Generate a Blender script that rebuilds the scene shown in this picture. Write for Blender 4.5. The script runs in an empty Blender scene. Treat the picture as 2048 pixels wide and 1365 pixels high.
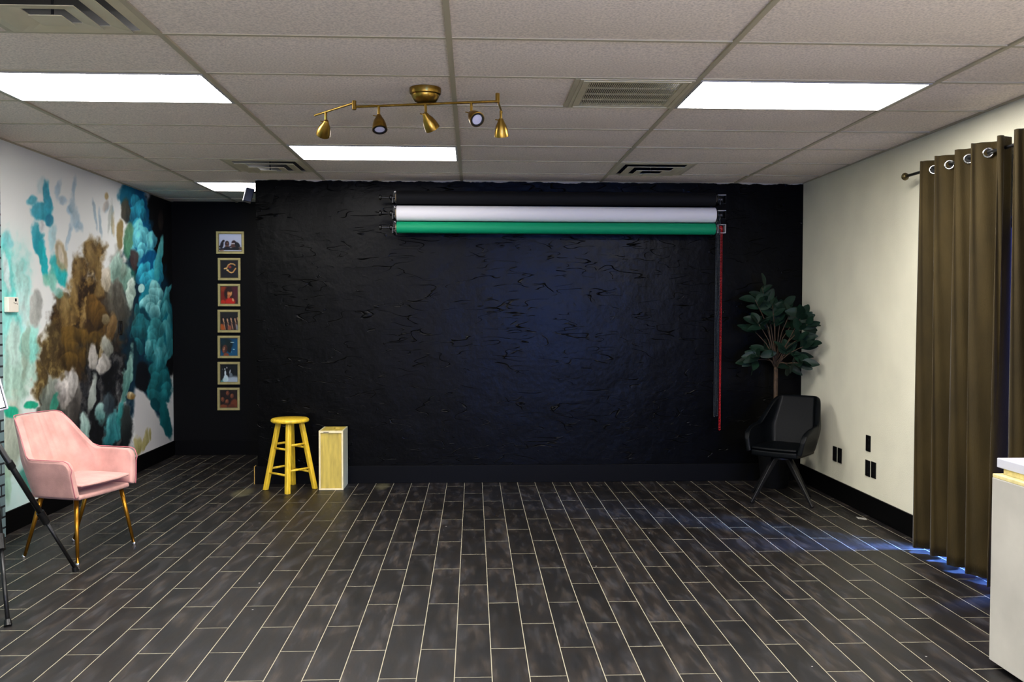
import bpy, bmesh, math, random
import numpy as np
from mathutils import Vector, Matrix
random.seed(7)
R = math.radians
SC = bpy.context.scene
COL = SC.collection
CEIL = 2.695
CAM_Z = 1.5205

# ------------------------------------------------------------------ helpers
def lin(c):
    out = []
    for v in c[:3]:
        v = v / 255.0
        out.append(v / 12.92 if v <= 0.04045 else ((v + 0.055) / 1.055) ** 2.4)
    return tuple(out) + (1.0,)

def mat(name, rgb, rough=0.6, metal=0.0, spec=0.5, bump=None, var=None, emit=None, stretch=None, sheen=0.0, coat=0.0):
    """procedural principled material; rgb in sRGB 0..255. var=(scale, amount) colour variation, bump=(scale, strength)."""
    m = bpy.data.materials.new(name); m.use_nodes = True
    nt = m.node_tree; b = nt.nodes['Principled BSDF']
    b.inputs['Base Color'].default_value = lin(rgb)
    b.inputs['Roughness'].default_value = rough
    b.inputs['Metallic'].default_value = metal
    b.inputs['Specular IOR Level'].default_value = spec
    if sheen:
        b.inputs['Sheen Weight'].default_value = sheen
        b.inputs['Sheen Roughness'].default_value = 0.35
    if coat:
        b.inputs['Coat Weight'].default_value = coat
        b.inputs['Coat Roughness'].default_value = 0.15
    tc = nt.nodes.new('ShaderNodeTexCoord')
    src = tc.outputs['Object']
    if stretch:
        mp = nt.nodes.new('ShaderNodeMapping'); mp.inputs['Scale'].default_value = stretch
        nt.links.new(src, mp.inputs['Vector']); src = mp.outputs['Vector']
    if var:
        n = nt.nodes.new('ShaderNodeTexNoise'); n.inputs['Scale'].default_value = var[0]; n.inputs['Detail'].default_value = 5
        nt.links.new(src, n.inputs['Vector'])
        r = nt.nodes.new('ShaderNodeValToRGB')
        r.color_ramp.elements[0].position = 0.3; r.color_ramp.elements[1].position = 0.7
        a = var[1]
        r.color_ramp.elements[0].color = lin([max(0, v * (1 - a)) for v in rgb])
        r.color_ramp.elements[1].color = lin([min(255, v * (1 + a)) for v in rgb])
        nt.links.new(n.outputs['Fac'], r.inputs['Fac']); nt.links.new(r.outputs['Color'], b.inputs['Base Color'])
    if bump:
        n2 = nt.nodes.new('ShaderNodeTexNoise'); n2.inputs['Scale'].default_value = bump[0]; n2.inputs['Detail'].default_value = 4
        nt.links.new(src, n2.inputs['Vector'])
        bp = nt.nodes.new('ShaderNodeBump'); bp.inputs['Strength'].default_value = bump[1]; bp.inputs['Distance'].default_value = 0.01
        nt.links.new(n2.outputs['Fac'], bp.inputs['Height']); nt.links.new(bp.outputs['Normal'], b.inputs['Normal'])
    if emit:
        b.inputs['Emission Color'].default_value = lin(emit[0]) ; b.inputs['Emission Strength'].default_value = emit[1]
    return m

def mesh_obj(name, verts, faces, m, parent=None, smooth=False, kind=None):
    me = bpy.data.meshes.new(name)
    me.from_pydata([tuple(v) for v in verts], [], [tuple(f) for f in faces]); me.update()
    if m: me.materials.append(m)
    if smooth: me.polygons.foreach_set('use_smooth', [True] * len(me.polygons))
    o = bpy.data.objects.new(name, me); COL.objects.link(o)
    if parent: o.parent = parent
    if kind: o['kind'] = kind
    return o

class MB:
    """collects shapes into ONE mesh"""
    def __init__(s): s.v = []; s.f = []
    def add(s, V, F):
        n = len(s.v); s.v += [tuple(p) for p in V]; s.f += [tuple(i + n for i in f) for f in F]; return s
    def box(s, x0, x1, y0, y1, z0, z1, M=None):
        V = [Vector((x, y, z)) for x in (x0, x1) for y in (y0, y1) for z in (z0, z1)]
        if M: V = [M @ p for p in V]
        return s.add(V, [(0, 1, 3, 2), (4, 6, 7, 5), (0, 4, 5, 1), (2, 3, 7, 6), (0, 2, 6, 4), (1, 5, 7, 3)])
    def tube(s, pts, rad, n=12, cap=True, square=False, rot=0.0):
        pts = [Vector(p) for p in pts]
        if not hasattr(rad, '__len__'): rad = [rad] * len(pts)
        V = []; F = []
        up = None
        for i, p in enumerate(pts):
            t = (pts[min(i + 1, len(pts) - 1)] - pts[max(i - 1, 0)]).normalized()
            if up is None:
                up = Vector((0, 0, 1)) if abs(t.z) < 0.9 else Vector((1, 0, 0))
            a = (up - t * up.dot(t)).normalized(); b = t.cross(a); up = a
            for k in range(n):
                an = 2 * math.pi * k / n + rot
                V.append(p + (a * math.cos(an) + b * math.sin(an)) * rad[i])
        for i in range(len(pts) - 1):
            for k in range(n):
                F.append((i * n + k, i * n + (k + 1) % n, (i + 1) * n + (k + 1) % n, (i + 1) * n + k))
        if cap:
            F.append(tuple(range(n - 1, -1, -1))); F.append(tuple((len(pts) - 1) * n + k for k in range(n)))
        return s.add(V, F)
    def lathe(s, prof, n=32, M=None, cap=True):
        """profile of (r, z) about z"""
        V = []; F = []
        for r, z in prof:
            for k in range(n):
                an = 2 * math.pi * k / n
                V.append(Vector((r * math.cos(an), r * math.sin(an), z)))
        for i in range(len(prof) - 1):
            for k in range(n):
                F.append((i * n + k, i * n + (k + 1) % n, (i + 1) * n + (k + 1) % n, (i + 1) * n + k))
        if cap:
            F.append(tuple(range(n - 1, -1, -1))); F.append(tuple((len(prof) - 1) * n + k for k in range(n)))
        if M: V = [M @ p for p in V]
        return s.add(V, F)
    def grid(s, G):
        """G[i][j] points"""
        nu = len(G); nv = len(G[0])
        V = [p for row in G for p in row]
        return s.add(V, [(i * nv + j, (i + 1) * nv + j, (i + 1) * nv + j + 1, i * nv + j + 1) for i in range(nu - 1) for j in range(nv - 1)])
    def torus(s, c, normal, R_, r, n=24, m=10):
        nrm = Vector(normal).normalized(); a = nrm.orthogonal().normalized(); b = nrm.cross(a); c = Vector(c)
        V = []; F = []
        for i in range(n):
            t = 2 * math.pi * i / n; d = a * math.cos(t) + b * math.sin(t)
            for j in range(m):
                u = 2 * math.pi * j / m
                V.append(c + d * (R_ + r * math.cos(u)) + nrm * (r * math.sin(u)))
        for i in range(n):
            for j in range(m):
                F.append((i * m + j, ((i + 1) % n) * m + j, ((i + 1) % n) * m + (j + 1) % m, i * m + (j + 1) % m))
        return s.add(V, F)
    def build(s, name, m, parent=None, smooth=False, kind=None, bevel=0, sub=0, local=True, auto=None):
        V = s.v
        if parent and local:
            inv = parent.matrix_basis.inverted()
            V = [inv @ Vector(p) for p in V]
        o = mesh_obj(name, V, s.f, m, parent, smooth, kind)
        bm = bmesh.new(); bm.from_mesh(o.data); bmesh.ops.recalc_face_normals(bm, faces=bm.faces); bm.to_mesh(o.data); bm.free()
        if bevel:
            b = o.modifiers.new('bevel', 'BEVEL'); b.width = bevel; b.segments = 3; b.limit_method = 'ANGLE'; b.angle_limit = R(40)
            if not smooth: o.data.polygons.foreach_set('use_smooth', [True] * len(o.data.polygons))
            w = o.modifiers.new('wn', 'WEIGHTED_NORMAL'); w.keep_sharp = True
        if sub:
            b = o.modifiers.new('sub', 'SUBSURF'); b.levels = sub; b.render_levels = sub
        if auto is not None:
            o.data.polygons.foreach_set('use_smooth', [True] * len(o.data.polygons))
            bm = bmesh.new(); bm.from_mesh(o.data)
            for e in bm.edges:
                if len(e.link_faces) == 2 and e.calc_face_angle(0) > R(auto): e.smooth = False
            bm.to_mesh(o.data); bm.free()
        return o

def tag(o, label, cat, group=None, kind=None):
    o['label'] = label; o['category'] = cat
    if group: o['group'] = group
    if kind: o['kind'] = kind
    return o

def thing(name, label, cat, loc=(0, 0, 0), rz=0.0, group=None):
    o = bpy.data.objects.new(name, None); COL.objects.link(o)
    o.empty_display_size = 0.1
    o.matrix_basis = Matrix.Translation(Vector(loc)) @ Matrix.Rotation(rz, 4, 'Z')
    return tag(o, label, cat, group)

def dup(root, loc, rz=None, label=None, group=None):
    r = root.copy(); COL.objects.link(r); r.location = loc
    if rz is not None: r.rotation_euler.z = rz
    if label: r['label'] = label
    if group: r['group'] = group
    for ch in list(root.children):
        c = ch.copy(); COL.objects.link(c); c.parent = r
        for g in ch.children:
            d = g.copy(); COL.objects.link(d); d.parent = c
    return r

# value noise for the printed pictures / wallpaper
def vnoise(x, y, seed=0, octaves=4):
    rs = np.random.RandomState(seed); T = rs.rand(256, 256)
    out = np.zeros_like(x); amp = 1.0; tot = 0
    for o in range(octaves):
        xi = np.floor(x).astype(int); yi = np.floor(y).astype(int); fx = x - xi; fy = y - yi
        fx = fx * fx * (3 - 2 * fx); fy = fy * fy * (3 - 2 * fy)
        g = lambda a, b: T[a % 256, b % 256]
        out += amp * ((g(xi, yi) * (1 - fx) + g(xi + 1, yi) * fx) * (1 - fy) + (g(xi, yi + 1) * (1 - fx) + g(xi + 1, yi + 1) * fx) * fy)
        tot += amp; amp *= 0.5; x = x * 2.03 + 17.1; y = y * 2.03 + 5.7
    return out / tot

def ss(a, b, x):
    t = np.clip((x - a) / (b - a), 0, 1); return t * t * (3 - 2 * t)

def attr_mat(name, rough=0.6, spec=0.3, coat=0.0, bump=0.0):
    m = bpy.data.materials.new(name); m.use_nodes = True
    nt = m.node_tree; b = nt.nodes['Principled BSDF']
    a = nt.nodes.new('ShaderNodeAttribute'); a.attribute_name = 'print'
    nt.links.new(a.outputs['Color'], b.inputs['Base Color'])
    b.inputs['Roughness'].default_value = rough; b.inputs['Specular IOR Level'].default_value = spec
    b.inputs['Coat Weight'].default_value = coat
    if bump:
        tc = nt.nodes.new('ShaderNodeTexCoord'); n = nt.nodes.new('ShaderNodeTexNoise'); n.inputs['Scale'].default_value = 220
        nt.links.new(tc.outputs['Object'], n.inputs['Vector'])
        bp = nt.nodes.new('ShaderNodeBump'); bp.inputs['Strength'].default_value = bump; bp.inputs['Distance'].default_value = 0.004
        nt.links.new(n.outputs['Fac'], bp.inputs['Height']); nt.links.new(bp.outputs['Normal'], b.inputs['Normal'])
    return m

def print_colors(o, C):
    """C: (nverts,3) sRGB 0..255 -> colour attribute"""
    C = np.clip(C, 0, 255) / 255.0
    L = np.where(C <= 0.04045, C / 12.92, ((C + 0.055) / 1.055) ** 2.4)
    A = np.ones((len(L), 4), np.float32); A[:, :3] = L
    at = o.data.attributes.new('print', 'FLOAT_COLOR', 'POINT')
    at.data.foreach_set('color', A.ravel())

# ------------------------------------------------------------------ materials
M = {}
M['black_paint'] = mat('black paint', (5, 5, 6), 0.6, spec=0.12, bump=(60, 0.08))
M['base_black'] = mat('black baseboard paint', (4, 4, 5), 0.5, spec=0.1)
M['white_wall'] = mat('off white wall paint', (228, 224, 202), 0.85, spec=0.15, bump=(180, 0.25), var=(3, 0.02))
M['brick'] = None
M['grid'] = mat('ceiling grid enamel', (178, 168, 142), 0.6)
M['vent'] = mat('vent enamel', (196, 186, 156), 0.5, var=(6, 0.04))
M['vent_dark'] = mat('duct interior', (8, 8, 8), 0.8)
M['lamp_frame'] = mat('lamp frame enamel', (170, 168, 165), 0.5)
M['diffuser'] = mat('lit diffuser', (255, 255, 255), 0.6, emit=((255, 251, 247), 19.0))
M['diffuser_front'] = mat('lit diffuser of the front pair', (255, 255, 255), 0.6, emit=((255, 251, 247), 44.0))
M['diffuser_fill'] = mat('lit diffuser of added fill panels', (255, 255, 255), 0.6, emit=((255, 250, 243), 42.0))  # stronger emission for fill panels added behind the camera
M['brass'] = mat('antique brass', (150, 118, 52), 0.28, metal=1.0, var=(30, 0.12))
M['brass_leg'] = mat('gold leg metal', (168, 118, 36), 0.3, metal=0.9)
M['bulb'] = mat('unlit bulb face', (190, 188, 205), 0.3)
M['black_metal'] = mat('black powder coat', (14, 14, 15), 0.4, spec=0.4)
M['black_plastic'] = mat('black plastic', (10, 10, 11), 0.35)
M['chrome'] = mat('chrome', (220, 220, 222), 0.12, metal=1.0)
M['white_metal'] = mat('white enamel metal', (215, 215, 215), 0.35)
M['pink'] = mat('pink velvet', (196, 150, 141), 0.75, spec=0.2, bump=(140, 0.12), var=(9, 0.08), sheen=0.3)
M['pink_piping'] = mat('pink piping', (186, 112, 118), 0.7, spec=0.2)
M['leather'] = mat('black leather', (4, 6, 8), 0.42, spec=0.12, bump=(220, 0.12))
M['oak'] = mat('lacquered yellow wood', (226, 188, 50), 0.35, spec=0.4, var=(9, 0.10), stretch=(6, 6, 0.7), coat=0.2)
M['ply'] = mat('birch plywood face', (192, 168, 74), 0.55, var=(7, 0.10), stretch=(5, 5, 0.8))
M['ply_edge'] = mat('pale plywood edge', (232, 216, 168), 0.6, var=(20, 0.04))
M['ply_side'] = mat('birch plywood side', (200, 194, 156), 0.6, var=(6, 0.06), stretch=(4, 4, 0.8))
M['hole'] = mat('hand hole shadow gap', (60, 48, 25), 0.8)
M['paper_white'] = mat('white seamless paper', (226, 223, 223), 0.75, spec=0.2)
M['paper_green'] = mat('chroma green paper', (0, 138, 92), 0.6, spec=0.25)
M['paper_black'] = mat('black seamless paper', (7, 7, 8), 0.75, spec=0.25)
M['core'] = mat('cardboard core', (150, 130, 100), 0.8)
M['chain_red'] = mat('red plastic chain', (170, 12, 16), 0.4)
M['chain_black'] = mat('dark grey plastic chain', (38, 46, 52), 0.35)
M['frame_gold'] = mat('brushed pale gold frame', (186, 172, 112), 0.4, metal=0.15, var=(25, 0.06))
M['leaf'] = mat('dark green leaf', (17, 36, 25), 0.5, spec=0.22, var=(14, 0.25))
M['bark'] = mat('brown bark', (58, 42, 26), 0.8, bump=(60, 0.5), var=(30, 0.25))
M['pot'] = mat('dark grey pot', (10, 11, 12), 0.6, spec=0.2)
M['soil'] = mat('soil', (30, 24, 18), 0.9, bump=(80, 0.8))
M['velvet'] = mat('olive brown velvet curtain', (50, 41, 21), 0.85, spec=0.12, bump=(160, 0.2), var=(7, 0.14), sheen=0.18, stretch=(1, 1, 0.4))
M['counter_body'] = mat('worn white laminate', (178, 175, 165), 0.6, var=(4, 0.05))
M['counter_top'] = mat('white counter top', (196, 197, 206), 0.3)
M['raw_edge'] = mat('raw yellow plywood edge', (214, 200, 140), 0.7, var=(30, 0.08))
M['thermo'] = mat('ivory thermostat plastic', (232, 226, 210), 0.5)
M['scrap'] = mat('pale scrap', (150, 148, 140), 0.8)
M['softbox'] = mat('lit white softbox cloth', (250, 250, 250), 0.8, emit=((250, 250, 255), 2.2))
M['glass'] = mat('window glass', (200, 215, 235), 0.05)
M['window_frame'] = mat('aluminium window frame', (120, 120, 122), 0.4, metal=0.7)

def floor_material():
    m = bpy.data.materials.new('dark wood look plank tile'); m.use_nodes = True
    nt = m.node_tree; N = nt.nodes; Lk = nt.links; b = N['Principled BSDF']
    tc = N.new('ShaderNodeTexCoord'); sx = N.new('ShaderNodeSeparateXYZ'); Lk.new(tc.outputs['Object'], sx.inputs[0])
    ax = N.new('ShaderNodeMath'); ax.operation = 'ADD'; ax.inputs[1].default_value = -0.0775 + 0.15748 * 40; Lk.new(sx.outputs['X'], ax.inputs[0])
    ay = N.new('ShaderNodeMath'); ay.operation = 'ADD'; ay.inputs[1].default_value = -0.505 + 0.632 * 20; Lk.new(sx.outputs['Y'], ay.inputs[0])
    cb = N.new('ShaderNodeCombineXYZ'); Lk.new(ay.outputs[0], cb.inputs['X']); Lk.new(ax.outputs[0], cb.inputs['Y'])
    br = N.new('ShaderNodeTexBrick'); br.offset = 0.5; br.offset_frequency = 2; br.squash = 1.0
    br.inputs['Scale'].default_value = 1.0; br.inputs['Brick Width'].default_value = 0.632; br.inputs['Row Height'].default_value = 0.15748
    br.inputs['Mortar Size'].default_value = 0.0020; br.inputs['Mortar Smooth'].default_value = 0.2; br.inputs['Bias'].default_value = 0.0
    br.inputs['Color1'].default_value = (0, 0, 0, 1); br.inputs['Color2'].default_value = (1, 1, 1, 1); br.inputs['Mortar'].default_value = (0.5, 0.5, 0.5, 1)
    Lk.new(cb.outputs[0], br.inputs['Vector'])
    # cloudy print on the planks, drawn out along the plank
    mp = N.new('ShaderNodeMapping'); mp.inputs['Scale'].default_value = (15.0, 3.6, 1.0); Lk.new(tc.outputs['Object'], mp.inputs['Vector'])
    n1 = N.new('ShaderNodeTexNoise'); n1.inputs['Scale'].default_value = 1.0; n1.inputs['Detail'].default_value = 7; n1.inputs['Roughness'].default_value = 0.62
    # shift the print per plank
    sh = N.new('ShaderNodeVectorMath'); sh.operation = 'MULTIPLY_ADD'; Lk.new(br.outputs['Color'], sh.inputs[0]); sh.inputs[1].default_value = (13, 7, 5); Lk.new(mp.outputs[0], sh.inputs[2])
    Lk.new(sh.outputs[0], n1.inputs['Vector'])
    r1 = N.new('ShaderNodeValToRGB'); e = r1.color_ramp.elements
    e[0].position = 0.22; e[0].color = lin((8, 8, 8)); e[1].position = 0.78; e[1].color = lin((58, 55, 52))
    k = e.new(0.5); k.color = lin((23, 21, 20)); Lk.new(n1.outputs['Fac'], r1.inputs['Fac'])
    fs = N.new('ShaderNodeMapping'); fs.inputs['Scale'].default_value = (120.0, 14.0, 1.0); Lk.new(tc.outputs['Object'], fs.inputs['Vector'])
    fn = N.new('ShaderNodeTexNoise'); fn.inputs['Scale'].default_value = 1.0; fn.inputs['Detail'].default_value = 4; Lk.new(fs.outputs[0], fn.inputs['Vector'])
    fr_ = N.new('ShaderNodeMapRange'); fr_.inputs['From Min'].default_value = .3; fr_.inputs['From Max'].default_value = .7; fr_.inputs['To Min'].default_value = .70; fr_.inputs['To Max'].default_value = 1.32; Lk.new(fn.outputs['Fac'], fr_.inputs['Value'])
    n2 = N.new('ShaderNodeTexNoise'); n2.inputs['Scale'].default_value = 1.7; n2.inputs['Detail'].default_value = 2
    Lk.new(sh.outputs[0], n2.inputs['Vector'])
    hs = N.new('ShaderNodeMixRGB'); hs.blend_type = 'MULTIPLY'; hs.inputs['Fac'].default_value = 0.5
    tint = N.new('ShaderNodeValToRGB'); t = tint.color_ramp.elements
    t[0].color = (1.35, 0.98, 0.74, 1); t[1].color = (0.86, 0.94, 1.3, 1); t[0].position = 0.40; t[1].position = 0.60
    Lk.new(n2.outputs['Fac'], tint.inputs['Fac']); Lk.new(r1.outputs['Color'], hs.inputs['Color1']); Lk.new(tint.outputs['Color'], hs.inputs['Color2'])
    pv = N.new('ShaderNodeMapRange'); pv.inputs['To Min'].default_value = 0.65; pv.inputs['To Max'].default_value = 1.25; Lk.new(br.outputs['Color'], pv.inputs['Value'])
    pm = N.new('ShaderNodeVectorMath'); pm.operation = 'SCALE'; fp = N.new('ShaderNodeMath'); fp.operation = 'MULTIPLY'; Lk.new(pv.outputs[0], fp.inputs[0]); Lk.new(fr_.outputs[0], fp.inputs[1]); Lk.new(hs.outputs['Color'], pm.inputs[0]); Lk.new(fp.outputs[0], pm.inputs['Scale'])
    # dusty worn patches beside the stool and crate
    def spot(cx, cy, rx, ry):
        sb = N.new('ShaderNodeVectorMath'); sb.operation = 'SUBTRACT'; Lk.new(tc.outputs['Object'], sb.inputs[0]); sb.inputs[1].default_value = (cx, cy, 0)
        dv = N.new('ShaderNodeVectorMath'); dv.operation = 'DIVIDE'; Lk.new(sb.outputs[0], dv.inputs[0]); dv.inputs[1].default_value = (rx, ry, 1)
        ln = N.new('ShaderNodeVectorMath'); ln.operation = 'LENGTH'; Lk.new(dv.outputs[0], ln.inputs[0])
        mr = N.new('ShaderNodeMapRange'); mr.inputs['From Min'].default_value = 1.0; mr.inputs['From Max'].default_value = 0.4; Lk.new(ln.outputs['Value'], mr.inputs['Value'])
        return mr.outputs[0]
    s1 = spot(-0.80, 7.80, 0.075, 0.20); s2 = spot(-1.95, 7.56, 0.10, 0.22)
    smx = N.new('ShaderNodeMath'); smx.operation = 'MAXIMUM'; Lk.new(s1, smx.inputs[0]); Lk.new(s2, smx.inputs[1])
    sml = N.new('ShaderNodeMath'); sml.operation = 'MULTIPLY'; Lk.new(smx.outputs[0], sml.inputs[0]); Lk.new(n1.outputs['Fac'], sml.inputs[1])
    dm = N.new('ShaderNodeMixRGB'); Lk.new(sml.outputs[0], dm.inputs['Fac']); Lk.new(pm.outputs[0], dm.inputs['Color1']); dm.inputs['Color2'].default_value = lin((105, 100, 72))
    # paint flecks
    vo = N.new('ShaderNodeTexVoronoi'); vo.inputs['Scale'].default_value = 4.5; Lk.new(tc.outputs['Object'], vo.inputs['Vector'])
    lt = N.new('ShaderNodeMath'); lt.operation = 'LESS_THAN'; lt.inputs[1].default_value = 0.022; Lk.new(vo.outputs['Distance'], lt.inputs[0])
    fm = N.new('ShaderNodeMixRGB'); Lk.new(lt.outputs[0], fm.inputs['Fac']); Lk.new(dm.outputs[0], fm.inputs['Color1']); fm.inputs['Color2'].default_value = lin((165, 160, 155))
    gm = N.new('ShaderNodeMixRGB'); Lk.new(br.outputs['Fac'], gm.inputs['Fac']); Lk.new(fm.outputs[0], gm.inputs['Color1']); gm.inputs['Color2'].default_value = lin((160, 154, 132))
    Lk.new(gm.outputs[0], b.inputs['Base Color'])
    b.inputs['Roughness'].default_value = 0.42; b.inputs['Specular IOR Level'].default_value = 0.35
    rr = N.new('ShaderNodeMapRange'); rr.inputs['To Min'].default_value = 0.36; rr.inputs['To Max'].default_value = 0.58; Lk.new(n1.outputs['Fac'], rr.inputs['Value']); Lk.new(rr.outputs[0], b.inputs['Roughness'])
    bp = N.new('ShaderNodeBump'); bp.inputs['Strength'].default_value = 0.25; bp.inputs['Distance'].default_value = 0.003; bp.invert = True
    Lk.new(br.outputs['Fac'], bp.inputs['Height']); Lk.new(bp.outputs['Normal'], b.inputs['Normal'])
    return m

def tile_material():
    m = bpy.data.materials.new('mineral fibre ceiling tile'); m.use_nodes = True
    nt = m.node_tree; N = nt.nodes; Lk = nt.links; b = N['Principled BSDF']
    tc = N.new('ShaderNodeTexCoord')
    n = N.new('ShaderNodeTexNoise'); n.inputs['Scale'].default_value = 95; n.inputs['Detail'].default_value = 4; Lk.new(tc.outputs['Object'], n.inputs['Vector'])
    r = N.new('ShaderNodeValToRGB'); e = r.color_ramp.elements
    e[0].position = 0.32; e[0].color = lin((208, 195, 183)); e[1].position = 0.62; e[1].color = lin((240, 226, 212)); Lk.new(n.outputs['Fac'], r.inputs['Fac'])
    Lk.new(r.outputs['Color'], b.inputs['Base Color']); b.inputs['Roughness'].default_value = 0.9; b.inputs['Specular IOR Level'].default_value = 0.1
    bp = N.new('ShaderNodeBump'); bp.inputs['Strength'].default_value = 0.16; bp.inputs['Distance'].default_value = 0.006
    Lk.new(n.outputs['Fac'], bp.inputs['Height']); Lk.new(bp.outputs['Normal'], b.inputs['Normal'])
    return m

def plaster_material():
    m = bpy.data.materials.new('black trowelled plaster'); m.use_nodes = True
    nt = m.node_tree; N = nt.nodes; Lk = nt.links; b = N['Principled BSDF']
    tc = N.new('ShaderNodeTexCoord')
    def ridge(scale, seed, width, stretch, ang):
        mp = N.new('ShaderNodeMapping'); mp.inputs['Location'].default_value = (seed, 0, seed * 2); mp.inputs['Rotation'].default_value = (0, ang, 0); mp.inputs['Scale'].default_value = stretch
        Lk.new(tc.outputs['Object'], mp.inputs['Vector'])
        n = N.new('ShaderNodeTexNoise'); n.inputs['Scale'].default_value = scale; n.inputs['Detail'].default_value = 1.2; n.inputs['Distortion'].default_value = 0.3; Lk.new(mp.outputs[0], n.inputs['Vector'])
        s = N.new('ShaderNodeMath'); s.operation = 'SUBTRACT'; s.inputs[1].default_value = 0.5; Lk.new(n.outputs['Fac'], s.inputs[0])
        a = N.new('ShaderNodeMath'); a.operation = 'ABSOLUTE'; Lk.new(s.outputs[0], a.inputs[0])
        mr = N.new('ShaderNodeMapRange'); mr.inputs['From Min'].default_value = 0.0; mr.inputs['From Max'].default_value = width
        mr.inputs['To Min'].default_value = 1.0; mr.inputs['To Max'].default_value = 0.0; Lk.new(a.outputs[0], mr.inputs['Value'])
        k = N.new('ShaderNodeTexNoise'); k.inputs['Scale'].default_value = 4.5; k.inputs['Detail'].default_value = 2
        mp2 = N.new('ShaderNodeMapping'); mp2.inputs['Location'].default_value = (seed * 3, 0, seed); Lk.new(tc.outputs['Object'], mp2.inputs['Vector']); Lk.new(mp2.outputs[0], k.inputs['Vector'])
        ms = N.new('ShaderNodeMapRange'); ms.inputs['From Min'].default_value = 0.54; ms.inputs['From Max'].default_value = 0.64; Lk.new(k.outputs['Fac'], ms.inputs['Value'])
        ml = N.new('ShaderNodeMath'); ml.operation = 'MULTIPLY'; Lk.new(mr.outputs[0], ml.inputs[0]); Lk.new(ms.outputs[0], ml.inputs[1])
        return ml.outputs[0]
    a1 = ridge(5.0, 1.3, 0.009, (.5, 1, 2.2), 0.45); a2 = ridge(6.0, 5.1, 0.008, (.5, 1, 2.4), 0.85); a3 = ridge(4.5, 9.7, 0.009, (0.5, 1, 1.8), -0.25)
    s1 = N.new('ShaderNodeMath'); s1.operation = 'ADD'; Lk.new(a1, s1.inputs[0]); Lk.new(a2, s1.inputs[1])
    s2 = N.new('ShaderNodeMath'); s2.operation = 'SUBTRACT'; Lk.new(s1.outputs[0], s2.inputs[0]); Lk.new(a3, s2.inputs[1])
    f = N.new('ShaderNodeTexNoise'); f.inputs['Scale'].default_value = 28; f.inputs['Detail'].default_value = 5; Lk.new(tc.outputs['Object'], f.inputs['Vector'])
    f2 = N.new('ShaderNodeMath'); f2.operation = 'MULTIPLY_ADD'; f2.inputs[1].default_value = 0.35; Lk.new(f.outputs['Fac'], f2.inputs[0]); Lk.new(s2.outputs[0], f2.inputs[2])
    g = N.new('ShaderNodeTexNoise'); g.inputs['Scale'].default_value = 3.0; g.inputs['Detail'].default_value = 3; Lk.new(tc.outputs['Object'], g.inputs['Vector'])
    f3 = N.new('ShaderNodeMath'); f3.operation = 'MULTIPLY_ADD'; f3.inputs[1].default_value = 2.0; Lk.new(g.outputs['Fac'], f3.inputs[0]); Lk.new(f2.outputs[0], f3.inputs[2])
    bp = N.new('ShaderNodeBump'); bp.inputs['Strength'].default_value = 0.6; bp.inputs['Distance'].default_value = 0.008
    Lk.new(f3.outputs[0], bp.inputs['Height']); Lk.new(bp.outputs['Normal'], b.inputs['Normal'])
    # unpainted flecks along the ragged top edge
    sx = N.new('ShaderNodeSeparateXYZ'); Lk.new(tc.outputs['Object'], sx.inputs[0])
    e = N.new('ShaderNodeTexNoise'); e.inputs['Scale'].default_value = 9; e.inputs['Detail'].default_value = 5; Lk.new(tc.outputs['Object'], e.inputs['Vector'])
    ez = N.new('ShaderNodeMath'); ez.operation = 'MULTIPLY_ADD'; ez.inputs[1].default_value = 0.05; Lk.new(e.outputs['Fac'], ez.inputs[0]); Lk.new(sx.outputs['Z'], ez.inputs[2])
    gt = N.new('ShaderNodeMath'); gt.operation = 'GREATER_THAN'; gt.inputs[1].default_value = CEIL + 0.0195; Lk.new(ez.outputs[0], gt.inputs[0])
    mx = N.new('ShaderNodeMixRGB'); mx.inputs['Color1'].default_value = lin((3, 3, 3)); mx.inputs['Color2'].default_value = lin((190, 180, 165)); Lk.new(gt.outputs[0], mx.inputs['Fac'])
    Lk.new(mx.outputs[0], b.inputs['Base Color'])
    b.inputs['Roughness'].default_value = 0.30; b.inputs['Specular IOR Level'].default_value = 0.085
    return m

def brick_material():
    m = bpy.data.materials.new('grey teal brick veneer'); m.use_nodes = True
    nt = m.node_tree; N = nt.nodes; Lk = nt.links; b = N['Principled BSDF']
    tc = N.new('ShaderNodeTexCoord'); sx = N.new('ShaderNodeSeparateXYZ'); Lk.new(tc.outputs['Object'], sx.inputs[0])
    cb = N.new('ShaderNodeCombineXYZ'); Lk.new(sx.outputs['Y'], cb.inputs['X']); Lk.new(sx.outputs['Z'], cb.inputs['Y'])
    br = N.new('ShaderNodeTexBrick'); br.inputs['Scale'].default_value = 1; br.inputs['Brick Width'].default_value = 0.22; br.inputs['Row Height'].default_value = 0.0725
    br.inputs['Mortar Size'].default_value = 0.007; br.inputs['Color1'].default_value = lin((112, 138, 142)); br.inputs['Color2'].default_value = lin((128, 148, 150)); br.inputs['Mortar'].default_value = lin((18, 24, 30))
    Lk.new(cb.outputs[0], br.inputs['Vector']); Lk.new(br.outputs['Color'], b.inputs['Base Color']); b.inputs['Roughness'].default_value = 0.8
    bp = N.new('ShaderNodeBump'); bp.invert = True; bp.inputs['Strength'].default_value = 0.8; bp.inputs['Distance'].default_value = 0.01; Lk.new(br.outputs['Fac'], bp.inputs['Height']); Lk.new(bp.outputs['Normal'], b.inputs['Normal'])
    return m

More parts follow.
